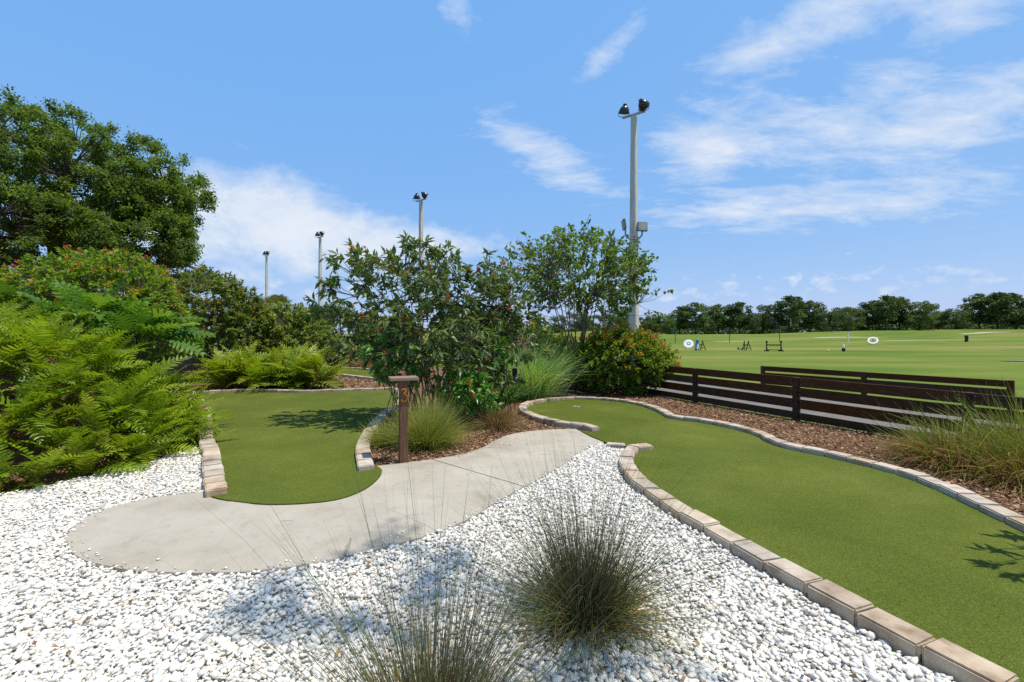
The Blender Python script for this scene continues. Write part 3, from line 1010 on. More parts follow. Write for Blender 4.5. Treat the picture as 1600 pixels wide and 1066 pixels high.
def litter():
    rng = np.random.default_rng(5)
    V = np.array([(0, -.5, 0), (.28, 0, .12), (0, .5, .05), (-.28, 0, .14), (0, 0, 0.02)])
    T = [(V, np.array([(0, 1, 4), (1, 2, 4), (2, 3, 4), (3, 0, 4)]))]
    P = np.c_[rng.uniform(-3.6, 1.7, 260), rng.uniform(2.0, 3.4, 260)]
    P = np.concatenate([P, np.c_[rng.uniform(-4.3, -3.0, 160), rng.uniform(4.4, 6.0, 160)]])
    P = P[inside(GRAVEL, P) & ~inside(walk, P)]
    P[:110] = P[:110]
    n = len(P)
    s = rng.uniform(0.018, 0.045, n)
    pos = np.c_[P, 0.000 + rng.uniform(0, 0.014, n)]
    # crumbs on the walk below the mulch edge
    Q = np.c_[rng.normal(0.0, 0.28, 70), rng.normal(6.75, 0.25, 70)]
    Q = Q[inside(walk, Q)]
    s = np.r_[s, rng.uniform(0.012, 0.026, len(Q))]
    pos = np.concatenate([pos, np.c_[Q, np.full(len(Q), 0.006)]])
    # bits of bark that crept over the back edge of the walk, grit along the front edge
    eb, ef = catmull(WALK_BACK, 30), catmull(WALK_FRONT, 14)
    B1 = eb[rng.integers(0, len(eb), 420)] + rng.normal(0, 0.035, (420, 2))
    B2 = ef[rng.integers(0, len(ef), 260)] + rng.normal(0, 0.03, (260, 2))
    B = np.concatenate([B1, B2])
    B = B[inside(walk, B)]
    s = np.r_[s, rng.uniform(0.006, 0.022, len(B))]
    pos = np.concatenate([pos, np.c_[B, np.full(len(B), 0.004)]])
    # a few on the turf
    G = np.c_[rng.uniform(1.8, 3.9, 14), rng.uniform(2.4, 7, 14)]
    G = G[inside(right_green, G)]
    s = np.r_[s, rng.uniform(0.012, 0.03, len(G))]
    pos = np.concatenate([pos, np.c_[G, np.full(len(G), 0.022)]])
    V, F, r = scatter(T, pos, rotz_rand(rng, len(pos), 0.3), s, rng)
    tag(link('leaf_litter', mesh_np('leaf_litter', V, F, MAT['litter'], r)), 'small dry brown leaves dropped on the gravel and walk', 'leaves', None, 'stuff')


litter()


# ================================================================== FENCES
def fence(label, p0, d, s_list, h, boards, ends=(0.0, 0.0)):
    p0, d = np.array(p0, float), np.array(d, float)
    root = thing('rail_fence', label, 'fence', (p0[0], p0[1], -0.04), math.atan2(d[1], d[0]))
    for s in s_list:
        m = MB()
        m.box((s, 0, h / 2 - 0.05), (0.10, 0.10, h + 0.11))
        link('post', m.mesh('post', MAT['fence'], bevel=0.006), root)
    rng = random.Random(int(h * 100))
    for a, b in zip(s_list[:-1], s_list[1:]):
        for z, w in boards:
            m = MB()
            dz = rng.uniform(-.006, .006)
            m.box(((a + b) / 2, 0.0, z + dz), (b - a - 0.106, 0.038, w))
            ro = link('rail', m.mesh('rail', MAT['fence'], bevel=0.004), root)
            ro.rotation_euler = (rng.uniform(-0.02, 0.02), 0, 0)
            for q_ in (a + 0.09, b - 0.09):
                for zz in (-0.045, 0.045):
                    MB().tube([(q_, -0.018, z + dz + zz), (q_, -0.023, z + dz + zz)], 0.007, 8).build('nail_head', MAT['steel'], ro)
    for s, e in ((s_list[0], ends[0]), (s_list[-1], ends[1])):
        if e:
            for z, w in boards:
                m = MB()
                m.box((s + e / 2 + math.copysign(0.053, e), 0, z), (abs(e), 0.038, w))
                link('rail', m.mesh('rail', MAT['fence'], bevel=0.004), root)
    return root


fence('dark brown board fence along the mulch, nearer of the two', F0, FD, [-7.32, -4.88, -2.44, 0, 2.44, 4.88, 7.32], 0.82, [(0.748, 0.160), (0.545, 0.165), (0.330, 0.175), (0.105, 0.130)])
q0, q1 = np.array((7.5, 13.6)), np.array((10.25, 9.35))
fence('dark brown board fence beyond the cart path, the shorter one', q0, (q1 - q0) / np.linalg.norm(q1 - q0), [0, 2.53, 5.06], 0.68, [(0.61, 0.14), (0.42, 0.14), (0.23, 0.14)])


# ================================================================== NUMBERED POST
def numbered_post():
    root = thing('hole_marker', 'square wooden hole marker post with an orange 3 and flat cap', 'marker post', (-1.365, 5.72, -0.03), R(22))
    m = MB()
    m.box((0, 0, 0.515), (0.105, 0.105, 1.07))
    link('post', m.mesh('post', MAT['post'], bevel=0.006), root)
    m = MB()
    m.box((0, 0.0, 1.072), (0.345, 0.24, 0.040))
    link('cap', m.mesh('cap', MAT['cap'], bevel=0.005), root)
    # the numeral: straight top, slanting stroke, round bowl
    pts = [(-0.030, 0.068), (-0.030, 0.078), (0.030, 0.078), (0.030, 0.072), (-0.004, 0.020)]
    for k in range(13):
        a = R(100 - k * 20.5)
        pts.append((-0.002 + 0.036 * math.cos(a), -0.030 + 0.046 * math.sin(a)))
    bm_back = MB()
    m = MB()

    def stroke(mb, r, y, dep):
        for (x0, z0), (x1, z1) in zip(pts[:-1], pts[1:]):
            L = math.hypot(x1 - x0, z1 - z0)
            ux, uz = (x1 - x0) / L, (z1 - z0) / L
            x0_, z0_, x1_, z1_ = x0 - ux * r * .55, z0 - uz * r * .55, x1 + ux * r * .55, z1 + uz * r * .55
            px, pz = -uz * r, ux * r
            V = []
            for yy in (y, y - dep):
                V += [(x0_ + px, yy, z0_ + pz), (x1_ + px, yy, z1_ + pz), (x1_ - px, yy, z1_ - pz), (x0_ - px, yy, z0_ - pz)]
            mb.add(V, [(3, 2, 1, 0), (4, 5, 6, 7), (0, 1, 5, 4), (1, 2, 6, 5), (2, 3, 7, 6), (3, 0, 4, 7)])
    stroke(bm_back, 0.0165, -0.0522, 0.0016)
    stroke(m, 0.0102, -0.0536, 0.003)
    a = bm_back.build('numeral_groove', MAT['groove'], root)  # dark brown strokes, wider than the orange ones, edging the routed numeral
    b = m.build('numeral', MAT['numeral'], root)
    for o in (a, b):
        o.location = (0.004, 0, 0.865)
    return root


numbered_post()

# cup in the right green
cup = thing('golf_cup', 'white rimmed golf hole cut in the round end of the right green', 'golf hole', (1.41, 9.93, 0.014))
m = MB()
prof = [(0.066, 0.003), (0.066, 0.008), (0.054, 0.008), (0.054, 0.002)]
m.lathe(prof, 24)
m.F = m.F[:-2]
m.build('rim', MAT['white'], cup)
m = MB()
m.lathe([(0.054, 0.0015), (0.053, 0.004)], 24)
m.build('hole', MAT['black'], cup)  # flat black disc stands in for the shade down the cup

# small black garden light in the tall grass
gl = thing('garden_light', 'small black garden spotlight with a white plate in the tall grass', 'light', (0.06, 9.85, -0.03))
MB().tube([(0, 0, 0), (0, 0, 0.62)], 0.012, 8).build('stake', MAT['black'], gl)
m = MB()
m.box((0, 0, 0.76), (0.11, 0.12, 0.26))
link('housing', m.mesh('housing', MAT['black'], bevel=0.01), gl)
m = MB()
m.box((0.055, -0.068, 0.665), (0.10, 0.012, 0.06))
link('label_plate', m.mesh('label_plate', MAT['white'], bevel=0.003), gl)


# ================================================================== LIGHT POLES
def light_pole(label, loc, detail=True):
    H = 10.4
    root = thing('light_pole', label, 'light pole', (loc[0], loc[1], -0.07), R(28), 'concrete floodlight poles in a row')
    m = MB()
    V = []
    for z, w in ((0, 0.36), (H, 0.20)):
        c = w * 0.12
        h = w / 2
        for x, y in ((-h + c, -h), (h - c, -h), (h, -h + c), (h, h - c), (h - c, h), (-h + c, h), (-h, h - c), (-h, -h + c)):
            V.append((x * math.cos(R(22)) - y * math.sin(R(22)), x * math.sin(R(22)) + y * math.cos(R(22)), z))
    m.add(V, [tuple(range(7, -1, -1)), tuple(range(8, 16))] + [(k, (k + 1) % 8, 8 + (k + 1) % 8, 8 + k) for k in range(8)])
    m.build('pole', MAT['pole'], root)
    m = MB()
    m.box((0.0, 0.0, H + 0.09), (0.95, 0.08, 0.08), R(-66))
    m.box((0, 0, H + 0.02), (0.14, 0.14, 0.10))
    link('crossarm', m.mesh('crossarm', MAT['steel'], bevel=0.008), root)
    for sx, ax in ((-1, (-0.10, -0.30, 0.90)), (1, (-0.70, -0.15, 0.42))):
        c = Vector((sx * 0.42 * math.cos(R(-66)), sx * 0.42 * math.sin(R(-66)), H + 0.31))
        lamp = MB()
        lamp.lathe([(0.05, 0.24), (0.12, 0.215), (0.18, 0.13), (0.22, 0.0), (0.228, -0.04), (0.228, -0.06)], 20, ax, c)
        lo = lamp.build('floodlight', MAT['lampblack'], root, True)
        g = MB()
        g.lathe([(0.205, -0.064), (0.11, -0.085), (0.02, -0.095)], 20, ax, c)
        g.build('lens', MAT['lens'], lo, True)
        g = MB()
        side = Vector(ax).cross(Vector((0, 0, 1))).normalized()
        p0, p1 = c + side * 0.235, c - side * 0.235
        g.tube([p0, p0 + Vector((0, 0, -0.18)), Vector((c.x, c.y, H + 0.10)) + side * 0.1, Vector((c.x, c.y, H + 0.10)) - side * 0.1, p1 + Vector((0, 0, -0.18)), p1], 0.018, 6)
        g.build('yoke', MAT['steel'], lo)
        g = MB()
        q = Vector(ax).normalized()
        g.tube([c + q * 0.22, c + q * 0.31], 0.075, 12)
        g.build('ballast_box', MAT['lampblack'], lo)
    if detail:
        r = MB()
        zb = 5.45
        r.tube([(-0.62, -0.20, zb + 0.36), (-0.62, -0.20, zb + 0.14), (-0.55, -0.20, zb + 0.02), (-0.42, -0.20, zb - 0.03), (-0.1, -0.20, zb), (0.12, -0.20, zb + 0.06), (0.24, -0.20, zb + 0.18), (0.26, -0.20, zb + 0.34)], 0.032, 8)
        r.box((-0.06, -0.17, zb), (0.16, 0.10, 0.20))
        r.build('bracket', MAT['greymetal'], root)
        for x, y, rz in ((0.20, -0.27, R(-22)), (-0.70, -0.20, R(60))):
            h = MB()
            h.box((0, 0, 0), (0.40, 0.09, 0.38))
            ho = link('led_floodlight', h.mesh('led_floodlight', MAT['greymetal'], bevel=0.012), root)
            ho.location = (x, y, zb + 0.50)
            ho.rotation_euler = (R(-8), R(2), rz)
            g = MB()
            g.box((0, -0.047, 0), (0.33, 0.006, 0.31))
            g.build('led_panel', MAT['led'], ho)
        s = MB()
        for z in (4.9, 5.5, 3.6):
            s.box((0, 0, z), (0.318, 0.318, 0.05), R(22))
        s.build('strap', MAT['greymetal'], root)
    return root


light_pole('tallest-looking concrete light pole beside the round firebush, with two floodlights', (4.9, 18.3))
light_pole('light pole rising behind the middle of the multi-stemmed bush', (-6.0, 30.0), False)
light_pole('light pole left of the multi-stemmed bush, second from left', (-17.45, 41.4), False)
light_pole('farthest light pole, leftmost, beside the palm', (-27.6, 51.2), False)


# ================================================================== THINGS ON THE RANGE
def on_range(u, d):
    x = u * d
    return x, d, float(gh(x, d))


def target(label, u, d, r, rings, tilt):
    x, y, z = on_range(u, d)
    root = thing('range_target', label, 'target', (x, y, z), -math.atan(u))
    m = MB()
    V, F = [], []
    ax = Vector((0, -math.cos(tilt), math.sin(tilt)))
    m.lathe([(r, -0.03), (r, 0.03)], 32, ax, (0, 0, r * math.cos(tilt) + 0.06))
    m.build('face', MAT['white'], root)
    off = 0.033
    for rr, mt in rings:
        m = MB()
        c = Vector((0, 0, r * math.cos(tilt) + 0.06)) + ax * off
        m.lathe([(rr * r, 0.0), (rr * r, 0.004)], 28, ax, c)
        m.build('ring', MAT[mt], root)
        off += 0.006
    for s in (-1, 1):
        MB().tube([(s * r * 0.6, 0.04, r * 0.6), (s * r * 0.6, 0.5, 0)], 0.03, 6).build('leg', MAT['black'], root)


target('white round target with black and orange rings out on the range', (1364 - 800) / 711, 63, 0.60, [(0.62, 'black'), (0.46, 'yellow'), (0.26, 'black')], R(38))
target('white round target standing left of the golf bag', (1076 - 800) / 711, 53, 0.55, [(0.40, 'greymetal'), (0.2, 'white')], R(30))


def bag_rack(label, u, d, w, narrow):
    x, y, z = on_range(u, d)
    root = thing('bag_stand', label, 'bag stand', (x, y, z), -math.atan(u) * 0.5)
    H = 1.0
    if narrow:
        for s in (-1, 1):
            MB().tube([(s * w * 0.25, 0, H), (s * w * 0.62, -0.2, 0)], 0.04, 6).build('leg', MAT['fence'], root)
            MB().tube([(s * w * 0.30, 0, H), (s * w * 0.10, 0.25, 0)], 0.04, 6).build('leg', MAT['fence'], root)
        m = MB()
        m.box((0, 0, 0.55), (w * 0.8, 0.06, 0.09))
        m.box((0, 0, 0.24), (w * 0.9, 0.3, 0.06))
        m.build('crossbar', MAT['fence'], root)
    else:
        for s in (-1, 1):
            m = MB()
            m.box((s * w / 2, 0, 0.5), (0.09, 0.09, H))
            m.box((s * w / 2, 0, 0.92), (0.16, 0.12, 0.16))
            m.build('post', MAT['fence'], root)
            m = MB()
            m.box((s * w / 2, 0, 0.05), (0.28, 0.75, 0.10))
            m.tube([(s * w / 2, -0.3, 0.1), (s * w / 2, 0, 0.5)], 0.04, 6)
            m.build('foot', MAT['fence'], root)
        m = MB()
        m.box((0, 0, 0.60), (w - 0.09, 0.07, 0.10))
        m.build('crossbar', MAT['fence'], root)
        m = MB()
        m.box((0, 0, 0.14), (w - 0.09, 0.3, 0.06))
        m.build('shelf', MAT['fence'], root)


bag_rack('small A-frame wooden golf bag stand on the range', (1166 - 800) / 711, 46, 0.65, True)
bag_rack('wide two-post wooden golf bag stand on the range', (1209 - 800) / 711, 44, 1.25, False)
bag_rack('wooden bag stand holding the blue and white golf bag', (1094 - 800) / 711, 46.3, 0.80, True)
x, y, z = on_range((1089 - 800) / 711, 46)
bag = thing('golf_bag', 'blue and white golf bag leaning in its stand', 'golf bag', (x, y, z))
MB().tube([(-0.12, 0, 0.08), (0.02, 0.1, 0.5), (0.10, 0.16, 0.82)], [0.15, 0.16, 0.17], 12).build('body', MAT['blue'], bag)
MB().tube([(-0.02, -0.16, 0.15), (0.06, -0.08, 0.62)], [0.09, 0.08], 8).build('side_pocket', MAT['white'], bag)
m = MB()
for k in range(5):
    a = k * 1.25
    m.tube([(0.10 + 0.08 * math.cos(a), 0.16 + 0.08 * math.sin(a), 0.8), (0.14 + 0.11 * math.cos(a), 0.2 + 0.11 * math.sin(a), 1.12)], [0.012, 0.045], 6)
m.build('club_heads', MAT['greymetal'], bag)
m = MB()
m.lathe([(0.10, -0.08), (0.19, -0.02), (0.17, 0.08), (0.06, 0.13)], 10, None, (0.12, 0.1, 1.05))
m.build('towel', MAT['teal'], bag)

x, y, z = on_range((1157 - 800) / 711, 49)
tr = thing('ball_tray', 'small dark green ball tray lying on the range turf', 'tray', (x, y, z))
m = MB()
m.box((0, 0, 0.05), (0.50, 0.35, 0.08))
m.build('tray', MAT['flag'], tr)
m = MB()
for s in (-1, 1):
    m.box((s * 0.25, 0, 0.14), (0.03, 0.35, 0.14))
m.build('side', MAT['flag'], tr)
x, y, z = on_range((1318 - 800) / 711, 43.5)
tm = thing('range_marker', 'black and white marker pot on the range turf', 'marker', (x, y, z))
MB().lathe([(0.13, 0), (0.16, 0.28), (0.14, 0.30)], 14).build('pot', MAT['black'], tm)
MB().lathe([(0.06, 0.30), (0.10, 0.42), (0.07, 0.60), (0.02, 0.66)], 14).build('top', MAT['white'], tm)
x, y, z = on_range((1293.5 - 800) / 711, 43)
tm = thing('range_marker', 'small yellow tee marker on the range turf', 'marker', (x, y, z))
MB().lathe([(0.09, 0), (0.13, 0.07), (0.09, 0.16), (0.02, 0.2)], 12).build('ball', MAT['yellow'], tm)
MB().tube([(0, 0, -0.1), (0, 0, 0.02)], 0.02, 6).build('spike', MAT['black'], tm)
x, y, z = on_range((1510 - 800) / 711, 66)
tm = thing('range_marker', 'short black post on the right of the range', 'marker', (x, y, z))
MB().lathe([(0.20, 0), (0.22, 0.9), (0.14, 1.0)], 12).build('post', MAT['black'], tm)
MB().lathe([(0.26, -0.04), (0.26, 0.05), (0.22, 0.08)], 12).build('base', MAT['black'], tm)
for lab, px, d, hh, mt in (('green flag above the golf bag, leftmost range flag', 1055, 74, 2.4, 'flag'), ('green range flag left of the small bag stand', 1140, 74, 2.6, 'flag'),
                           ('dark range flag above the wide bag stand', 1218, 76, 2.8, 'black')):
    x, y, z = on_range((px - 800) / 711, d)
    fl = thing('range_flag', lab, 'flag', (x, y, z), 0, 'flags on the practice range')
    MB().tube([(0, 0, 0), (0, 0, hh)], 0.05, 6).build('pole', MAT['black'], fl)
    V = []
    for k in range(6):
        for zz in (hh - 0.75, hh):
            V.append((-k * 0.13, 0.05 * math.sin(k * 1.5), zz - k * 0.03))
    me = mesh_np('flag_cloth', np.array(V), np.array([(2 * k, 2 * k + 2, 2 * k + 3, 2 * k + 1) for k in range(5)]), MAT[mt])
    link('flag_cloth', me, fl)
x, y, z = on_range((1325 - 800) / 711, 70)
wp = thing('yardage_pole', 'white yardage pole left of the ringed target', 'pole', (x, y, z))
MB().tube([(0, 0, 0), (0, 0, 1.6)], 0.10, 8).build('white_shaft', MAT['white'], wp)
MB().tube([(0, 0, 1.6), (0, 0, 2.3)], 0.12, 8).build('dark_top', MAT['black'], wp)


# ================================================================== FAR HOUSES
def house(label, u0, u1, d, wall_h, roof_h, roofmat):
    x0, x1 = u0 * d, u1 * d
    z = float(gh((x0 + x1) / 2, d)) - 0.3
    root = thing('house', label, 'house', ((x0 + x1) / 2, d, z))
    w, dp = x1 - x0, 11.0
    m = MB()
    m.box((0, 0, wall_h / 2), (w, dp, wall_h))
    m.build('wall', MAT['stucco'], root)
    m = MB()
    e = 0.7
    a, b = w / 2 + e, dp / 2 + e
    rl = max(w / 2 - dp * 0.42, 0.5)
    V = [(-a, -b, wall_h), (a, -b, wall_h), (a, b, wall_h), (-a, b, wall_h), (-rl, 0, wall_h + roof_h), (rl, 0, wall_h + roof_h),
         (-a, -b, wall_h - 0.18), (a, -b, wall_h - 0.18), (a, b, wall_h - 0.18), (-a, b, wall_h - 0.18)]
    m.add(V, [(0, 1, 5, 4), (1, 2, 5), (2, 3, 4, 5), (3, 0, 4), (6, 7, 1, 0), (7, 8, 2, 1), (8, 9, 3, 2), (9, 6, 0, 3), (9, 8, 7, 6)])
    m.build('roof', MAT[roofmat], root)
    n = max(2, int(w / 4))
    for k in range(n):
        xx = -w / 2 + w * (k + 0.5) / n
        m = MB()
        m.box((xx, -dp / 2 - 0.02, wall_h * 0.52), (1.5, 0.08, 1.3 if k % 3 else 1.9))
        f = m.build('window', MAT['white'], root)
        m = MB()
        m.box((xx, -dp / 2 - 0.075, wall_h * 0.52), (1.3, 0.03, 1.1 if k % 3 else 1.7))
        m.build('pane', MAT['windowglass'], f)


house('far house with a reddish brown roof behind the right pines', 0.975, 1.075, 178, 2.9, 3.2, 'roof')
house('far house with a dark grey roof at the right edge', 1.090, 1.185, 182, 2.9, 3.4, 'roofgrey')
house('far pale house behind the trees above the wide bag stand', 0.50, 0.60, 186, 2.9, 2.6, 'roofgrey')
house('far pale house seen between trunks left of the ringed target', 0.665, 0.745, 186, 2.9, 2.6, 'roof')


# ================================================================== PLANTS
def unit(v):
    v = np.asarray(v, float)
    return v / (np.linalg.norm(v, axis=-1, keepdims=True) + 1e-9)


def frames(dirs, rng, roll=0.5):
    """rotation matrices whose Y axis follows dirs and whose Z axis leans up"""
    Y = unit(dirs)
    up = np.tile(np.array([0.0, 0, 1.0]), (len(Y), 1)) + rng.normal(0, roll, Y.shape)
    X = np.cross(Y, up)
    bad = np.linalg.norm(X, axis=1) < 1e-4
    X[bad] = (1, 0, 0)
    X = unit(X)
    Z = np.cross(X, Y)
    return np.stack([X, Y, Z], axis=2)


def leaf_t(w=0.2, fold=0.06, curl=0.12, rich=False):
    if rich:
        V = np.array([(0, 0, 0), (-w * .8, .28, fold), (0, .3, 0), (w * .8, .28, fold), (-w, .55, fold - curl * .3), (0, .58, -curl * .35), (w, .55, fold - curl * .3), (0, 1, -curl)])
        F = np.array([(0, 2, 1), (0, 3, 2), (1, 2, 5), (1, 5, 4), (2, 3, 6), (2, 6, 5), (4, 5, 7), (5, 6, 7)])
    else:
        V = np.array([(0, 0, 0), (-w, .45, fold), (w, .45, fold), (0, 1, -curl), (0, .45, 0)])
        F = np.array([(0, 4, 1), (0, 2, 4), (1, 4, 3), (4, 2, 3)])
    return V, F


def diamond(w=0.3, curl=0.1):
    return np.array([(0, 0, 0), (w, .5, .08), (0, 1, -curl), (-w, .5, .06)]), np.array([(0, 1, 2), (0, 2, 3)])


def lumpy(rng, k=12, amp=0.3):
    D = unit(rng.normal(size=(k, 3)))
    A = rng.uniform(-amp * 0.7, amp, k)

    def f(d):
        return 1 + (np.maximum(d @ D.T, 0) ** 5) @ A
    return f


def crown_tips(rng, n, centre, radii, amp=0.3, low=-0.6, hollow=0.55, lumps=12):
    f = lumpy(rng, lumps, amp)
    d = unit(rng.normal(size=(n * 3, 3)))
    d = d[d[:, 2] > low][:n]
    r = (hollow + (1 - hollow) * rng.random(len(d)) ** 0.6) * f(d)
    return np.array(centre) + d * r[:, None] * np.array(radii), d


def woody(rng, ends, tips, r0, rt, starts=None, bow=0.3, sides=5, tsides=3, seg=7, lift=0.4):
    """stems from the base to the ends, twigs from the nearest stem point to every tip"""
    m = MB()
    S = []
    for k, e in enumerate(ends):
        s = np.array(starts[k] if starts is not None else (0, 0, 0), float)
        e = np.array(e, float)
        c = s + (e - s) * np.array((bow, bow, 0.62)) + rng.normal(0, 0.04, 3) * np.linalg.norm(e - s)
        t = np.linspace(0, 1, seg)[:, None]
        P = (1 - t) ** 2 * s + 2 * t * (1 - t) * c + t ** 2 * e
        P[1:-1] += rng.normal(0, 0.012, (seg - 2, 3)) * np.linalg.norm(e - s)
        m.tube(P, list(np.linspace(r0, r0 * 0.3, seg)), sides, False)
        S.append(P[1:])
    S = np.concatenate(S)
    for p in tips:
        v = p - S
        cost = np.linalg.norm(v, axis=1) + np.maximum(0, -v[:, 2]) * 1.5 + 0.0
        a = S[np.argmin(cost)]
        L = np.linalg.norm(p - a)
        c = (a + p) / 2 + np.array((0, 0, -lift * 0.2 * L)) + rng.normal(0, 0.06, 3) * L
        m.tube([a, (a + 2 * c + p) / 4 + (c - (a + p) / 2) * 0.2, p], [rt * 1.5, rt, rt * 0.5], tsides, False)
    return m


def tip_leaves(rng, tips, outdir, per, size, tmpl, spread=1.0, droop=0.2, back=0.2, roll=0.5, up=0.15, val=None, jit=0.02):
    n = len(tips) * per
    idx = np.repeat(np.arange(len(tips)), per)
    od = unit(outdir)[idx]
    d = unit(od * 0.6 + rng.normal(0, spread * 0.62, (n, 3)) + np.array((0, 0, up - droop)))
    pos = tips[idx] - od * (rng.random((n, 1)) * back) + rng.normal(0, jit, (n, 3))
    s = size * rng.uniform(0.6, 1.15, n)
    cl = rng.random(len(tips))[idx]
    v = np.clip(0.55 * rng.random(n) + 0.45 * cl, 0, 1) if val is None else val(rng, n, cl)
    return scatter(tmpl, pos, frames(d, rng, roll), s, rng, v)


def shrub(name, label, cat, loc, radii, zc, ntips, per, size, mat, tmpl, seed, nstems=10, r0=0.02, amp=0.3, hollow=0.5, low=-0.7, spread=1.0, droop=0.2,
          back=0.2, roll=0.35, stemtop=0.75, group=None, flowers=None, lumps=12, stemmat='stem', base_spread=0.12, up=0.15, extra=None, rt=0.006):
    rng = np.random.default_rng(seed)
    root = thing(name, label, cat, loc, 0, group)
    tips, od = crown_tips(rng, ntips, (0, 0, zc), radii, amp, low, hollow, lumps)
    if extra is not None:
        et = np.array(extra, float)
        tips = np.concatenate([tips, et])
        od = np.concatenate([od, unit(et - np.array((0, 0, zc * 0.6)))])
    k = tips[:, 2] > 0.06
    tips, od = tips[k], od[k]
    ends = tips[rng.choice(len(tips), nstems, replace=False)]
    ends = ends * stemtop + np.array((0, 0, zc)) * (1 - stemtop) * np.array((0, 0, 1))
    starts = [(rng.normal(0, base_spread), rng.normal(0, base_spread), -0.03) for _ in range(nstems)]
    woody(rng, ends, tips, r0, rt, starts).build('stems', MAT[stemmat], root, True)
    V, F, r = tip_leaves(rng, tips, od, per, size, tmpl, spread, droop, back, roll, up=up)
    link('foliage', mesh_np('foliage', V, F, MAT[mat], r), root)
    if flowers:
        fn, fs, fper, fmat, single, region = flowers
        c = np.arange(len(tips))
        if region is not None:
            c = c[region(tips)]
        c = rng.choice(c, min(fn, len(c)), replace=False)
        ft = diamond(0.2, 0.15)
        if single:
            for i in c:
                V, F, r = tip_leaves(rng, np.zeros((1, 3)), np.array([od[i] + (0, 0, .4)]), fper, fs, [ft], 1.0, 0, 0.02, jit=0.012)
                o = link('flower_head', mesh_np('flower_head', V, F, MAT[fmat], r), root)
                o.location = tips[i] + unit(od[i]) * size * 0.5
        else:
            V, F, r = tip_leaves(rng, tips[c] + unit(od[c]) * size * 0.6, od[c] + (0, 0, .5), fper, fs, [ft], 0.8, 0, 0.02, jit=0.02)
            o = link('flowers', mesh_np('flowers', V, F, MAT[fmat], r), root)
            o['kind'] = 'stuff'
    return root


def cluster(rng, tips, od, k, r):
    """each limb tip carries a handful of twig ends"""
    d = unit(rng.normal(size=(len(tips) * k, 3)) + np.repeat(od, k, 0) * 0.7)
    return np.repeat(tips, k, 0) + d * r * rng.uniform(0.4, 1.25, (len(d), 1)) * np.array((1, 1, 0.7)), d


LANCE = [leaf_t(0.14, 0.05, 0.2, True), leaf_t(0.17, 0.06, 0.3, True)]
OVAL = [leaf_t(0.24, 0.07, 0.12), leaf_t(0.28, 0.05, 0.18)]
OVALR = [leaf_t(0.25, 0.07, 0.12, True), leaf_t(0.3, 0.06, 0.2, True)]
DIA = [diamond(0.3, 0.1), diamond(0.36, 0.15)]

# ------------------------------------------------------------------ live oak, left
def oak():
    rng = np.random.default_rng(4)
    loc = (-18.3, 18.0, -0.1)
    root = thing('oak_tree', 'large dark green spreading oak tree at the left edge', 'tree', loc)
    root.scale = (0.93, 0.93, 0.94)
    tips, od = [], []
    lobes = [((-0.6, 0, 8.1), (4.4, 4.4, 3.3), 330), ((2.6, 0, 8.1), (2.6, 3, 2.2), 170), ((4.2, 0, 7.2), (1.7, 2.2, 1.5), 90), ((4.5, -0.3, 5.5), (1.9, 2.6, 1.5), 110), ((-4.6, 0, 7.4), (3.4, 4, 3.3), 90), ((4.0, 0.2, 4.4), (1.8, 2.2, 0.9), 50), ((1, -3, 5.6), (3.3, 2.5, 1.6), 120), ((0.5, 0, 5.4), (3.5, 3.5, 1.5), 90)]
    for c, r, n in lobes:
        t, d = crown_tips(rng, int(n * 0.85), c, r, 0.30, -0.75, 0.60, 22)
        tips.append(t)
        od.append(d + np.array((0, 0, 0.15)))
    tips, od = np.concatenate(tips), np.concatenate(od)
    k = tips[:, 2] > 3.2
    tips, od = tips[k], od[k]
    ends = np.array([(3.6, -0.6, 6.2), (5.2, 0.6, 5.0), (2.4, -1.8, 7.8), (0.6, 0.6, 10.0), (-1.8, -0.8, 9.6), (-3.4, 0.4, 7.0), (-5.2, -0.6, 5.6), (1.2, 2.4, 8.0), (-1.2, 2.8, 7.6), (4.0, 1.6, 8.0), (1.6, -3.2, 6.0), (-2.6, -2.6, 6.6)])
    starts = [(rng.normal(0, 0.12), rng.normal(0, 0.12), rng.uniform(1.5, 2.6)) for _ in ends]
    m = woody(rng, ends, tips, 0.19, 0.022, starts, 0.32, 7, 3, 9, 0.2)
    m.build('branches', MAT['bark'], root, True)
    MB().tube([(0, 0, -0.1), (0.02, 0, 0.3), (0, 0.02, 1.2), (0.02, 0, 2.1), (0, 0, 2.8)], [0.62, 0.46, 0.40, 0.42, 0.30], 12).build('trunk', MAT['bark'], root, True)
    V, F, r = tip_leaves(rng, *cluster(rng, tips, od, 7, 0.40), 30, 0.118, DIA, 1.1, 0.1, 0.30, 0.5, 0.1, jit=0.085)
    link('crown', mesh_np('crown', V, F, MAT['oak'], r), root)


oak()

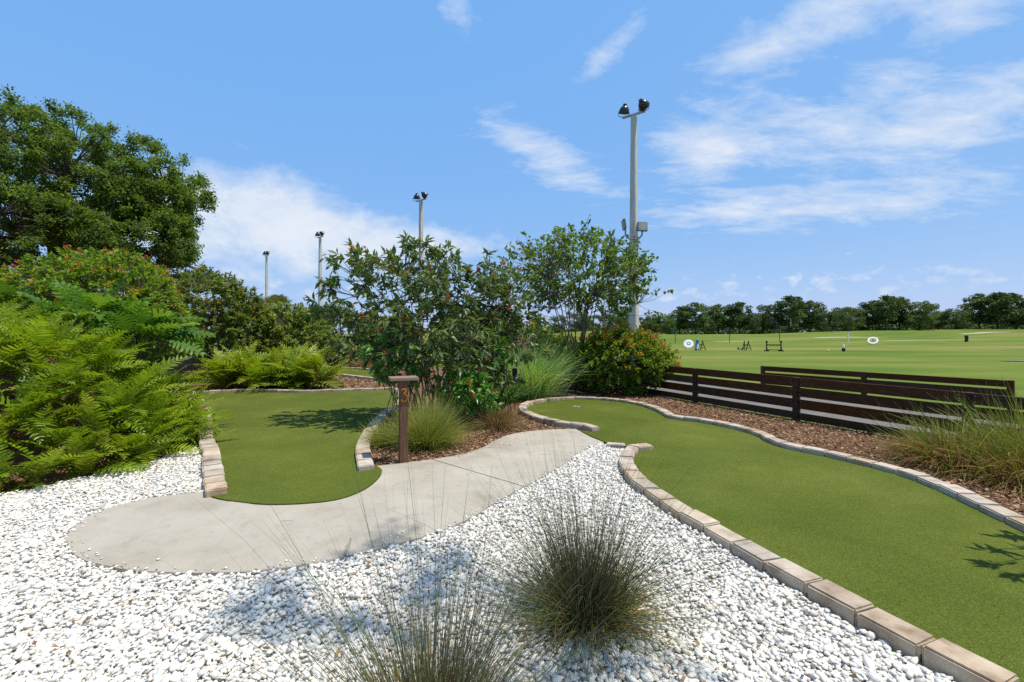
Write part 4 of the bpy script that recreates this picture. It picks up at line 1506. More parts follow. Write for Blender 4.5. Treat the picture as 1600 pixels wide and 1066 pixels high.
# ------------------------------------------------------------------ firebushes behind the fern bank
FL = (230, 0.065, 8, 'orangeflower', False, lambda p: (p[:, 2] > 1.6))
shrub('firebush', 'broad firebush with orange flowers above the big fern bank', 'shrub', (-9.2, 10.2, -0.05), (2.15, 1.9, 1.5), 2.05, 1500, 24, 0.105, 'firebush', OVAL, 31, 12, 0.03, 0.25, 0.62, -0.6, 1.1, 0.15, 0.22, flowers=FL, lumps=26)
shrub('firebush', 'smaller darker firebush right of the broad one, behind the yellow-green ferns', 'shrub', (-10.2, 16.2, -0.05), (1.65, 1.5, 1.75), 2.1, 900, 22, 0.125, 'hedge', OVAL, 32, 9, 0.025, 0.28, 0.6, -0.8, 1.1, 0.15, 0.22, flowers=(70, 0.08, 8, 'orangeflower', False, lambda p: p[:, 2] > 2.2), lumps=20)
shrub('firebush', 'firebush at the far left edge under the oak', 'shrub', (-11.9, 9.6, -0.05), (1.7, 1.6, 1.45), 1.65, 700, 22, 0.11, 'hedge', OVAL, 33, 9, 0.025, 0.28, 0.6, -0.7, 1.1, 0.15, 0.22, flowers=(60, 0.08, 8, 'orangeflower', False, lambda p: p[:, 2] > 1.6), lumps=20)
shrub('round_firebush', 'rounded firebush in front of the tall light pole', 'shrub', (2.95, 12.75, -0.03), (1.42, 1.25, 0.90), 0.86, 1250, 24, 0.10, 'firebush', OVAL, 34, 12, 0.022, 0.2, 0.6, -0.85, 1.1, 0.15, 0.2, flowers=(190, 0.07, 9, 'orangeflower', False, lambda p: (p[:, 2] + 0.25 * p[:, 0] > 1.15)), lumps=22)
shrub('firebush', 'yellow-green firebush between the two tall bushes', 'shrub', (0.75, 15.6, -0.03), (1.7, 1.3, 0.95), 0.95, 700, 22, 0.12, 'firebush', OVAL, 35, 9, 0.022, 0.25, 0.6, -0.8, 1.1, 0.15, 0.2, flowers=(60, 0.08, 8, 'orangeflower', False, lambda p: p[:, 2] > 1.1), lumps=18)

# ------------------------------------------------------------------ the two tall bushes
ex = [(-1.95, -0.2, 2.45), (-1.80, 0.1, 2.75), (-1.45, 0, 3.05), (-0.2, 0.1, 3.42), (-0.05, -0.1, 3.36), (0.35, 0, 3.30), (0.5, 0.1, 3.1), (1.15, 0, 2.95), (1.2, 0.1, 2.8), (-1.62, 0.2, 2.2), (-2.05, 0.1, 2.1), (-1.2, 0.1, 3.2), (0.0, 0.2, 3.2)]
shrub('flowering_bush', 'tall multi-stemmed dark bush with whorled leaves behind the numbered post', 'shrub', (-1.55, 8.55, -0.03), (1.72, 1.25, 1.42), 1.95, 480, 15, 0.175, 'glossy', LANCE, 41, 24, 0.019, 0.34, 0.35, -0.9, 1.0, 0.38, 0.16, 0.8, flowers=(24, 0.055, 14, 'redflower', True, None), lumps=18, base_spread=0.24, extra=ex, rt=0.007)
shrub('flowering_bush', 'leafy bush with red blooms left of the crape myrtle', 'shrub', (-0.28, 9.3, -0.03), (0.62, 0.6, 0.9), 2.15, 110, 14, 0.16, 'glossy', LANCE, 42, 10, 0.014, 0.34, 0.3, -0.9, 1.0, 0.35, 0.16, 0.75, flowers=(14, 0.065, 14, 'redflower', True, lambda p: p[:, 2] > 1.7), base_spread=0.15)
shrub('flowering_bush', 'low bright-leaved bush with red blooms by the dry grass', 'shrub', (-0.78, 7.95, -0.03), (0.55, 0.45, 0.48), 0.58, 150, 13, 0.15, 'bright', LANCE, 43, 10, 0.012, 0.3, 0.4, -0.9, 1.0, 0.3, 0.14, 0.7, flowers=(12, 0.065, 16, 'redflower', True, lambda p: p[:, 2] > 0.6), base_spread=0.1)
shrub('flowering_bush', 'bright green sprouting bush beside the tall multi-stemmed one', 'shrub', (-2.05, 7.9, -0.03), (0.5, 0.4, 0.55), 1.05, 62, 12, 0.16, 'bright', LANCE, 44, 7, 0.012, 0.3, 0.4, -0.6, 1.0, 0.3, 0.14, 0.7, flowers=(7, 0.06, 12, 'redflower', True, None), base_spread=0.1)
shrub('flowering_bush', 'green bush with red blooms leaning right of the dark stems', 'shrub', (-0.55, 8.75, -0.03), (0.55, 0.5, 0.5), 1.35, 75, 12, 0.15, 'bright', LANCE, 45, 9, 0.012, 0.3, 0.3, -0.9, 1.0, 0.3, 0.14, 0.7, flowers=(12, 0.06, 14, 'redflower', True, None), base_spread=0.12)

exm = [(2.30, 0, 2.95), (2.62, -0.1, 2.92), (2.0, 0, 3.75), (1.4, 0, 4.3), (2.2, 0.2, 2.30), (2.5, 0, 2.22), (-2.2, 0, 4.1), (-1.9, 0, 4.35), (-1.6, 0, 4.2), (0.05, 0, 4.9), (0.2, 0, 5.05), (0.3, 0.1, 4.75), (-0.8, 0, 4.65), (1.7, 0, 4.45), (-2.5, 0.1, 3.95)]
shrub('crape_myrtle', 'airy crape myrtle with bare lower stems left of the tall pole', 'tree', (2.05, 13.3, -0.03), (2.1, 1.8, 1.45), 3.2, 620, 13, 0.13, 'myrtle', OVALR, 46, 20, 0.024, 0.36, 0.35, -0.8, 1.15, 0.15, 0.34, 0.78, lumps=22, base_spread=0.16, extra=exm, rt=0.007)

# hedge and shrubs at the back
shrub('hedge_shrub', 'dark rounded shrub behind the back turf strip', 'shrub', (-9.4, 24.4, -0.05), (2.5, 1.8, 1.65), 1.75, 950, 16, 0.21, 'glossy', OVAL, 51, 10, 0.03, 0.3, 0.55, -0.9, 1.1, 0.2, 0.25, lumps=20)
shrub('hedge_shrub', 'olive green shrub below the palm', 'shrub', (-12.7, 22.6, -0.05), (2.0, 1.8, 1.5), 1.55, 750, 16, 0.19, 'hedge', OVAL, 52, 9, 0.03, 0.3, 0.55, -0.9, 1.1, 0.2, 0.25, lumps=20)
shrub('hedge_shrub', 'brownish green shrub right of the dark rounded shrub', 'shrub', (-6.3, 23.6, -0.05), (1.7, 1.6, 1.4), 1.5, 600, 16, 0.19, 'hedge', OVAL, 53, 9, 0.03, 0.3, 0.55, -0.9, 1.1, 0.2, 0.25, lumps=20)
shrub('hedge_shrub', 'shrub filling the gap right of the smaller firebush', 'shrub', (-8.3, 17.2, 0.0), (1.5, 1.2, 1.45), 1.5, 640, 18, 0.15, 'hedge', OVAL, 54, 9, 0.022, 0.3, 0.55, -0.9, 1.1, 0.2, 0.25, lumps=20)
shrub('hedge_shrub', 'tall loose hedge far behind the multi-stemmed bush', 'shrub', (-2.6, 26.5, -0.05), (2.6, 1.7, 1.4), 1.5, 650, 15, 0.22, 'hedge', OVAL, 55, 9, 0.03, 0.3, 0.55, -0.9, 1.1, 0.2, 0.25, lumps=20)
shrub('hedge_shrub', 'olive hedge farther left beyond the broad firebush', 'shrub', (-16.8, 20.5, -0.05), (2.6, 2.0, 1.9), 1.9, 750, 15, 0.22, 'hedge', OVAL, 56, 9, 0.03, 0.3, 0.55, -0.9, 1.1, 0.2, 0.25, lumps=20)
# bed shrub just outside the right edge: its branches shade the turf
shrub('bed_shrub', 'shrub at the right edge of the long green, shading the turf', 'shrub', (5.15, 3.15, -0.03), (0.75, 0.8, 0.85), 1.2, 150, 14, 0.15, 'glossy', LANCE, 57, 12, 0.014, 0.34, 0.35, -0.9, 1.0, 0.3, 0.16, base_spread=0.12, extra=[(-0.85, -0.3, 1.6), (-1.3, -0.15, 1.75), (-1.2, -0.3, 1.9), (-1.1, 0.1, 1.6), (-0.8, 0.3, 1.4)])


def shade_tree():
    """slender tree just behind the photographer; its top throws the soft dapples on the gravel"""
    rng = np.random.default_rng(58)
    root = thing('shade_tree', 'slender tree beside the viewpoint throwing soft dapples on the gravel', 'tree', (7.6, -1.6, -0.03))
    spots = np.array([(-0.52, 3.36), (-0.62, 3.05), (-0.50, 2.75), (-1.38, 2.66), (-1.20, 2.50), (-1.6, 2.72), (0.25, 2.2), (0.4, 2.1), (-0.95, 3.5), (-0.2, 2.1), (0.9, 1.6), (1.4, 1.2), (-0.6, 1.3), (0.2, 0.7), (1.8, 0.6)])
    hh = 11.5 + rng.uniform(-0.5, 0.5, len(spots))
    tips = np.c_[spots + np.array((SUN.x, SUN.y)) / SUN.z * hh[:, None], hh] - np.array((7.6, -1.6, 0))
    tips = np.concatenate([tips + rng.normal(0, 0.13, tips.shape) for _ in range(5)])
    ends = tips[[0, 3, 6, 9, 11, 12, 13]] * np.array((0.85, 0.85, 0.93))
    m = woody(rng, ends, tips, 0.06, 0.006, [(0, 0, 7.6)] * len(ends), 0.35, 5, 3, 7, 0.3)
    m.tube([(0, 0, 0), (0.03, 0, 2.2), (0.1, 0.05, 5.0), (0, 0, 7.7)], [0.17, 0.13, 0.10, 0.07], 8)
    m.build('trunk', MAT['stem'], root, True)
    V, F, r = tip_leaves(rng, tips, rng.normal(size=tips.shape), 14, 0.12, OVAL, 1.2, 0.2, 0.25, jit=0.08)
    link('crown', mesh_np('crown', V, F, MAT['myrtle'], r), root)


shade_tree()


def asparagus():
    """soft bright green foxtail mound: plumes of fine needles"""
    rng = np.random.default_rng(61)
    root = thing('foxtail_fern', 'soft bright green foxtail fern mound between the bushes and tall grass', 'fern', (-0.32, 9.0, -0.03))
    m = MB()
    pos, dirs = [], []
    for k in range(46):
        a = rng.uniform(0, 2 * np.pi)
        L = rng.uniform(0.5, 0.95)
        lean = rng.uniform(0.15, 0.95)
        d = np.array((math.cos(a) * lean, math.sin(a) * lean, 1.0))
        d /= np.linalg.norm(d)
        t = np.linspace(0, 1, 6)
        P = np.outer(t * L, d) + np.outer((t ** 2) * L * 0.25, (math.cos(a), math.sin(a), -0.8))
        m.tube(P, list(np.linspace(0.006, 0.003, 6)), 3, False)
        tt = rng.uniform(0.12, 1, 150)
        pp = np.c_[np.interp(tt, t, P[:, 0]), np.interp(tt, t, P[:, 1]), np.interp(tt, t, P[:, 2])]
        pos.append(pp)
        dirs.append(unit(rng.normal(size=(150, 3)) + d * 0.8))
    m.build('stems', MAT['greenstem'], root)
    pos, dirs = np.concatenate(pos), np.concatenate(dirs)
    V, F, r = scatter([diamond(0.10, 0.1)], pos, frames(dirs, rng), rng.uniform(0.045, 0.085, len(pos)), rng)
    link('needles', mesh_np('needles', V, F, MAT['bright'], r), root)


asparagus()


# ------------------------------------------------------------------ ferns
def frond_mesh(name, mat, seed, L=1.0, npairs=30, arch=0.5, pin=0.155, wilt=0.0):
    """one arching frond along +Y, pinnae in two ranks"""
    rng = np.random.default_rng(seed)
    t = np.linspace(0, 1, 15)
    ang = 0.15 - arch * 1.5 * t
    dy = np.cos(ang) * L / 14
    dz = np.sin(ang) * L / 14
    y = np.r_[0, np.cumsum(dy[1:])]
    z = np.r_[0, np.cumsum(dz[1:])]
    x = 0.05 * np.sin(t * 3 + seed) * L
    V, F, Rn = [], [], []

    def quad(pts, v):
        k = len(V)
        V.extend(pts)
        F.append((k, k + 1, k + 2, k + 3))
        Rn.extend([v] * 4)
    for i in range(14):
        w = 0.0065 * (1 - 0.7 * t[i])
        quad([(x[i] - w, y[i], z[i]), (x[i] + w, y[i], z[i]), (x[i + 1] + w * .8, y[i + 1], z[i + 1]), (x[i + 1] - w * .8, y[i + 1], z[i + 1])], 0.8)
    base = rng.random() * 0.4
    for k in range(npairs):
        u = 0.10 + 0.89 * k / (npairs - 1)
        px, py, pz = np.interp(u, t, x), np.interp(u, t, y), np.interp(u, t, z)
        a = np.interp(u, t, ang)
        env = min(1.0, (u / 0.28) ** 0.7) * (1 - max(0, (u - 0.45) / 0.55) ** 1.7 * 0.9)
        for s in (-1, 1):
            if rng.random() < 0.04:
                continue
            l = pin * env * rng.uniform(0.88, 1.1)
            fw = 0.32 + 0.25 * u + rng.normal(0, 0.06)
            lift = 0.18 + rng.normal(0, 0.10) - wilt
            d = np.array((s * math.cos(fw), math.sin(fw) * math.cos(a), math.sin(fw) * math.sin(a) + lift))
            d /= np.linalg.norm(d)
            b = np.array((0, math.cos(a), math.sin(a)))
            w = 0.0330 * (0.55 + 0.45 * env) * L
            o = np.array((px, py, pz))
            curve = b * l * 0.10 + np.array((0, 0, -0.10 * l))
            m1 = o + d * l * 0.5
            e = o + d * l + curve
            v = float(np.clip(base + 0.6 * rng.random(), 0, 1))
            quad([o - b * w * .5, o + b * w * .5, m1 + b * w * .8 + curve * .2, m1 - b * w * .7 + curve * .2], v)
            quad([m1 - b * w * .7 + curve * .2, m1 + b * w * .8 + curve * .2, e + b * w * .12, e - b * w * .12], v)
    return mesh_np(name, np.array(V), np.array(F), MAT[mat], np.array(Rn))


FRONDS = [frond_mesh('frond', 'fern', 100 + k, 1.0, 16, 0.35 + 0.13 * (k % 5), 0.20) for k in range(8)]
FRONDS_Y = [frond_mesh('frond', 'fernyellow', 200 + k, 1.0, 16, 0.35 + 0.14 * (k % 4), 0.17) for k in range(4)]
FRONDS_D = [frond_mesh('frond', 'deadfern', 300 + k, 0.9, 24, 0.8, 0.11, 0.5) for k in range(2)]


def fern(label, x, y, z, n, size, seed, group, yellow=0.15, dead=0.05, lean=(0, 0)):
    rng = random.Random(seed)
    root = thing('fern', label, 'fern', (x, y, z), 0, group)
    for k in range(n):
        q = rng.random()
        pool = FRONDS_D if q < dead else (FRONDS_Y if q < dead + yellow else FRONDS)
        o = bpy.data.objects.new('frond', rng.choice(pool))
        COL.objects.link(o)
        o.parent = root
        rise = R(rng.uniform(8, 80))
        s = size * rng.uniform(0.7, 1.15) * (0.8 if pool is FRONDS_D else 1)
        yaw = rng.uniform(0, 2 * math.pi)
        if lean != (0, 0) and rng.random() < 0.6:
            yaw = math.atan2(-lean[0], lean[1]) + rng.gauss(0, 0.8)
        o.location = (rng.gauss(0, 0.07), rng.gauss(0, 0.07), rng.uniform(0.0, 0.28) * size)
        o.rotation_mode = 'XYZ'
        o.rotation_euler = (rise, rng.gauss(0, 0.25), yaw)
        o.scale = (s, s, s)
    return root


ORD = ['first', 'second', 'third', 'fourth', 'fifth', 'sixth', 'seventh', 'eighth', 'ninth', 'tenth', 'eleventh', 'twelfth', 'thirteenth', 'fourteenth', 'fifteenth', 'sixteenth', 'seventeenth', 'eighteenth', 'nineteenth', 'twentieth']
ORD += ['twenty-' + w for w in ORD[:9]] + ['thirtieth'] + ['thirty-' + w for w in ORD[:9]]
def fern_bank():
    rng = np.random.default_rng(404)
    P = jgrid(-10.0, -4.4, 4.2, 9.4, 0.06, rng, 0.3)
    D = bank_depth(P)
    ok = (D > 0.04) & (D < 2.5) & (np.abs(P[:, 0]) < 1.14 * P[:, 1] + 0.4) & (P[:, 0] > -9.5)
    P, D = P[ok], D[ok]
    order = rng.permutation(len(P))
    keep = []
    for i in order:
        if all(np.hypot(*(P[i] - P[j])) > 0.275 + 0.03 * D[i] for j in keep):
            keep.append(i)
    P, D = P[keep], D[keep]
    e = 0.06
    G = -np.c_[bank_depth(P + (e, 0)) - bank_depth(P - (e, 0)), bank_depth(P + (0, e)) - bank_depth(P - (0, e))]
    G /= np.linalg.norm(G, axis=1)[:, None] + 1e-6
    Z = -0.06 + 1.46 * smooth01((D + 0.05) / 1.75)
    names = ['lowest row', 'second row up', 'third row up', 'fourth row up', 'fifth row up', 'top row']
    row = np.clip((D / 0.42).astype(int), 0, 5)
    for r_ in range(6):
        idx = sorted(np.nonzero(row == r_)[0], key=lambda i: P[i, 0] / P[i, 1])
        for k, i in enumerate(idx):
            fern('sword fern in the big bank, %s, %s from the left' % (names[r_], ORD[k]), float(P[i, 0]), float(P[i, 1]), float(Z[i]) - 0.03, 17, rng.uniform(0.58, 0.86), 420 + int(i), 'ferns in the big bank on the left', 0.22, 0.07, (float(G[i, 0]) * 0.7 + 0.3, float(G[i, 1]) * 0.7 - 0.5))


fern_bank()
pts = [(-8.6, 13.5), (-8.0, 13.9), (-7.55, 13.35), (-7.0, 13.8), (-6.5, 13.4), (-6.05, 13.8), (-5.75, 13.3), (-8.9, 14.6), (-7.4, 14.7), (-6.6, 14.5)]
for i, (x, y) in enumerate(sorted(pts)):
    fern('yellow-green fern behind the left green, %s from the left' % ORD[i], x, y, -0.02, 34, 1.28, 500 + i, 'yellow-green ferns behind the left green', 0.62, 0.04)


# ------------------------------------------------------------------ split-leaf philodendron
def philo_leaf(seed):
    rng = random.Random(seed)
    n = 8
    V, F = [], []
    spine = [(0, k / n, 0.10 * math.sin(k / n * 2.2) - 0.22 * (k / n) ** 2) for k in range(n + 1)]
    V += spine
    for s in (-1, 1):
        for k in range(n):
            y = (k + 0.5) / n
            w = 0.40 * math.sin(math.pi * min(1, 0.18 + 0.80 * y)) ** 0.7 * rng.uniform(0.85, 1.1)
            z0 = spine[k][2]
            i = len(V)
            fwd = 0.10 + 0.05 * k / n
            V.append((s * w * 0.55, k / n + 0.02 + fwd * .5, z0 + 0.06))
            V.append((s * w * 0.55, (k + 1) / n - 0.012 + fwd * .5, z0 + 0.055))
            V.append((s * w, (k + 0.42) / n + fwd, z0 - 0.02 + rng.uniform(-.04, .04)))
            V.append((s * w * 0.97, (k + 0.85) / n + fwd, z0 - 0.03))
            a = (k, i, i + 1, k + 1)
            b = (i, i + 2, i + 3, i + 1)
            F += [a, b] if s > 0 else [a[::-1], b[::-1]]
    return mesh_np('leaf', np.array(V), np.array(F), MAT['philo'], np.full(len(V), rng.random()), smooth=False)


PL = [philo_leaf(k) for k in range(5)]


def philodendron(label, loc, n, size, seed, ph=0.75):
    rng = random.Random(seed)
    root = thing('philodendron', label, 'plant', loc)
    st = MB()
    for k in range(n):
        a = 2.4 * k + rng.uniform(-.3, .3)
        lean = 0.18 + 0.85 * (k / n)
        L = ph * rng.uniform(0.75, 1.1)
        d = Vector((math.cos(a) * lean, math.sin(a) * lean, 1)).normalized()
        e = d * L + Vector((0, 0, 0.15))
        st.tube([(0, 0, 0.0), d * L * 0.5 + Vector((0, 0, 0.12)), e], [0.014, 0.010, 0.008], 5, False)
        o = bpy.data.objects.new('leaf', rng.choice(PL))
        COL.objects.link(o)
        o.parent = root
        o.location = e
        o.rotation_euler = (R(rng.uniform(-35, 45)) + (R(30) if lean < 0.5 else 0), rng.gauss(0, 0.3), a - math.pi / 2)
        s = size * rng.uniform(0.75, 1.15)
        o.scale = (s, s, s)
    st.build('stalks', MAT['greenstem'], root, True)


philodendron('large split-leaf philodendron rising behind the fern bank', (-6.85, 7.45, 1.08), 46, 0.56, 71, 0.80)
philodendron('split-leaf philodendron right of the larger one, above the ferns', (-6.25, 7.65, 0.85), 38, 0.52, 72, 0.75)
philodendron('split-leaf philodendron at the left frame edge below the oak', (-10.1, 8.6, 1.0), 30, 0.6, 73, 1.0)


# ------------------------------------------------------------------ grasses
def blades(rng, n, L, lean, spread, width, droop, seg=6, low=0.0, twist=0.5, lpow=1.0):
    a = rng.uniform(0, 2 * np.pi, n)
    th = lean[0] + (lean[1] - lean[0]) * rng.random(n) ** lpow
    Ls = rng.uniform(L[0], L[1], n)
    out = np.c_[np.cos(a), np.sin(a), np.zeros(n)]
    b = out * (np.abs(rng.normal(0, spread, n)))[:, None] + rng.normal(0, spread * 0.35, (n, 3)) * np.array((1, 1, 0))
    d = out * np.sin(th)[:, None] + np.array((0, 0, 1.0)) * np.cos(th)[:, None]
    dr = rng.uniform(droop[0], droop[1], n)
    side = np.cross(d, np.array((0, 0, 1.0)))
    side = unit(side + rng.normal(0, twist, (n, 3)))
    t = np.linspace(0, 1, seg)
    P = b[:, None, :] + d[:, None, :] * (Ls[:, None] * t)[:, :, None]
    P[:, :, 2] -= dr[:, None] * Ls[:, None] * (t ** 2.2)[None]
    P += out[:, None, :] * (dr * Ls)[:, None, None] * 0.35 * (t ** 2)[None, :, None]
    wob = rng.normal(0, 0.02, (n, 1, 3)) * Ls[:, None, None] * np.sin(t * np.pi)[None, :, None]
    P += wob
    P[:, :, 2] = np.maximum(P[:, :, 2], low + 0.004)
    w = width * rng.uniform(0.7, 1.2, n)[:, None] * (1 - 0.85 * t ** 1.5)[None]
    A = P - side[:, None] * w[:, :, None] / 2
    B = P + side[:, None] * w[:, :, None] / 2
    V = np.stack([A, B], 2).reshape(-1, 3)
    k = np.arange(n)[:, None] * seg * 2 + np.arange(seg - 1)[None] * 2
    F = np.stack([k, k + 1, k + 3, k + 2], -1).reshape(-1, 4)
    return V, F, seg * 2


def grass(name, label, loc, seed, layers, group=None, extra=None):
    """layers: (part name, material, n, L, lean, spread, width, droop, (value low, value high), lean power)"""
    rng = np.random.default_rng(seed)
    root = thing(name, label, 'grass', loc, 0, group)
    for pn, mat, n, L, lean, spread, width, droop, vr, lp in layers:
        V, F, k = blades(rng, n, L, lean, spread, width, droop, lpow=lp)
        r = np.repeat(rng.uniform(vr[0], vr[1], n), k)
        link(pn, mesh_np(pn, V, F, MAT[mat], r), root)
    return root


def rush(label, loc, seed, k=1.0):
    return grass('grass_clump', label, loc, seed, [
        ('blades', 'rush', int(330 * k), (0.60, 1.38), (0.02, 1.0), 0.075, 0.0036, (0.0, 0.25), (0.45, 1.0), 0.8),
        ('inner_blades', 'rush', int(760 * k), (0.25, 0.78), (0.0, 0.60), 0.080, 0.0042, (0.0, 0.14), (0.0, 0.40), 0.9),
        ('outer_blades', 'rush', int(260 * k), (0.50, 1.20), (0.60, 1.38), 0.080, 0.0036, (0.02, 0.40), (0.4, 1.0), 1.0),
        ('lower_blades', 'rushlow', int(760 * k), (0.24, 0.54), (0.45, 1.40), 0.095, 0.0058, (0.05, 0.65), (0.0, 1.0), 1.0),
        ('thatch', 'drygrass', int(700 * k), (0.12, 0.40), (0.1, 1.5), 0.115, 0.0060, (0.05, 0.55), (0.0, 0.5), 1.0)], 'wiry grass clumps in the white gravel')


rush('wiry blue-green grass clump in the gravel, whole clump in view', (0.42, 2.60, -0.03), 81, 1.3)
rush('wiry grass clump cut by the bottom edge of the picture', (-0.31, 1.72, -0.03), 82, 1.0)
grass('muhly_grass', 'rounded yellow-green muhly grass beside the numbered post', (-1.22, 6.55, -0.03), 83, [
    ('blades', 'muhly', 2600, (0.50, 0.86), (0.0, 1.05), 0.11, 0.0052, (0.05, 0.42), (0.15, 0.85), 0.9),
    ('plumes', 'muhly', 500, (0.72, 1.02), (0.0, 0.6), 0.10, 0.0045, (0.02, 0.22), (0.7, 1.0), 1.0),
    ('thatch', 'muhly', 900, (0.25, 0.55), (0.5, 1.45), 0.14, 0.0052, (0.1, 0.4), (0.0, 0.5), 1.0)])
grass('muhly_grass', 'small muhly grass in the mulch behind the numbered post', (-1.85, 6.6, -0.03), 84, [
    ('blades', 'muhly', 900, (0.35, 0.55), (0.0, 1.1), 0.08, 0.005, (0.05, 0.35), (0.1, 0.7), 0.9)])
grass('dry_grass', 'brown dried grass tuft at the edge of the mulch', (-0.28, 7.85, -0.03), 85, [
    ('blades', 'drygrass', 2400, (0.32, 0.62), (0.0, 1.25), 0.12, 0.0065, (0.1, 0.5), (0.0, 0.9), 0.9)])
grass('tall_grass', 'tall arching silver-green grass behind the round green', (0.45, 11.55, -0.03), 86, [
    ('blades', 'tallgrass', 1900, (1.0, 2.0), (0.0, 0.75), 0.22, 0.018, (0.08, 0.42), (0.1, 1.0), 0.9),
    ('lower_blades', 'tallgrass', 450, (0.6, 1.1), (0.5, 1.15), 0.17, 0.012, (0.1, 0.5), (0.0, 0.8), 1.0)])
grass('tall_grass', 'smaller tuft of silver-green grass beside the garden spotlight', (-0.18, 10.9, -0.03), 87, [
    ('blades', 'tallgrass', 520, (0.7, 1.3), (0.0, 0.8), 0.12, 0.012, (0.08, 0.42), (0.2, 1.0), 0.9)])
def sedge(label, loc, seed, s=1.0, green=1.0):
    return grass('sedge_clump', label, loc, seed, [
        ('blades', 'sedge', int(380 * green), (0.60 * s, 1.15 * s), (0.02, 0.95), 0.22, 0.014, (0.02, 0.32), (0.40, 1.0), 0.9),
        ('bent_blades', 'sedge', int(800 * green), (0.50 * s, 0.98 * s), (0.25, 1.15), 0.22, 0.012, (0.25, 0.75), (0.0, 0.80), 1.0),
        ('straw', 'sedge', 3200, (0.35 * s, 0.80 * s), (0.05, 1.25), 0.22, 0.008, (0.15, 0.80), (0.0, 0.40), 1.0),
        ('thatch', 'drygrass', 1400, (0.22 * s, 0.60 * s), (0.2, 1.5), 0.26, 0.009, (0.2, 0.7), (0.0, 0.5), 1.0)])


sedge('green and straw grass clump in front of the fence, left of two', (5.48, 5.60, -0.03), 88, 0.85)
sedge('taller green grass clump at the right frame edge', (6.2, 5.35, -0.03), 89, 1.1, 1.3)
sedge('low straw grass clump at the right edge by the pavers', (5.70, 4.95, -0.03), 90, 0.80, 0.8)
for lab, x, y, s in (('dry tan grass tuft right of the back turf strip', -6.9, 21.9, 1.1), ('dry tan grass tuft under the dark rounded shrub', -6.2, 21.1, 0.8), ('dry tan grass tuft by the pale rocks', -9.6, 20.6, 1.0), ('dry tan grass tuft left of the back turf strip', -11.0, 20.9, 0.9)):
    grass('dry_grass', lab, (x, y, 0.0), int(x * -100), [('blades', 'drygrass', 900, (0.5 * s, 1.0 * s), (0.0, 1.2), 0.2, 0.014, (0.1, 0.5), (0.0, 1.0), 0.9)], 'dry grass tufts at the back')


# pale rocks on the rise behind the small ferns
def rock(label, loc, size, seed):
    V, F = ico(3)
    rng = np.random.default_rng(seed)
    for _ in range(14):
        d = unit(rng.normal(size=3))
        e = V @ d - rng.uniform(0.55, 0.9)
        V = V - np.outer(np.maximum(e, 0) * 0.9, d)
    V = V * np.array(size)
    o = link('garden_rock', mesh_np('garden_rock', V, F, MAT['rock']))
    o.location = loc
    tag(o, label, 'rock', 'pale rocks on the rise')


for k, (x, y, z, s) in enumerate(((-11.9, 19.4, 0.78, (0.75, 0.5, 0.22)), (-10.9, 19.2, 0.80, (0.6, 0.45, 0.24)), (-10.0, 18.9, 0.60, (0.55, 0.4, 0.22)), (-12.9, 19.6, 0.62, (0.6, 0.45, 0.22)))):
    rock('pale limestone rock on the rise, %s' % ['largest one', 'second from the right', 'rightmost one', 'leftmost one'][k], (x, y, z), s, 600 + k)


# ------------------------------------------------------------------ cabbage palm far behind
def palm():
    rng = np.random.default_rng(91)
    root = thing('cabbage_palm', 'cabbage palm crown showing above the back hedge', 'palm', (-17.0, 33.0, -0.1))
    MB().tube([(0, 0, 0), (0.05, 0, 1.5), (0, 0, 3.4)], [0.22, 0.17, 0.16], 10).build('trunk', MAT['bark'], root, True)
    for k in range(26):
        a = 2.4 * k
        el = R(75 - 105 * (k / 26))
        d = Vector((math.cos(a) * math.cos(el), math.sin(a) * math.cos(el), math.sin(el)))
        side = d.cross(Vector((0, 0, 1))).normalized()
        V, F = [], []
        c = d * 0.75
        for j in range(17):
            f = (j - 8) / 8 * 1.5
            q = (d * math.cos(f) + side * math.sin(f)).normalized()
            p = (d * -math.sin(f) + side * math.cos(f)).normalized() * 0.035
            tip = c + q * 0.78 + Vector((0, 0, -0.22))
            i = len(V)
            V += [c, c + q * 0.42 - p, tip, c + q * 0.42 + p]
            F.append((i, i + 1, i + 2, i + 3))
        i = len(V)
        V += [side * 0.02, side * -0.02, c - side * 0.015, c + side * 0.015]
        F.append((i, i + 1, i + 2, i + 3))
        me = mesh_np('frond', np.array([v[:] for v in V]), np.array(F), MAT['palm'], np.full(len(V), rng.random()))
        o = link('frond', me, root)
        o.location = (0, 0, 3.4)


palm()


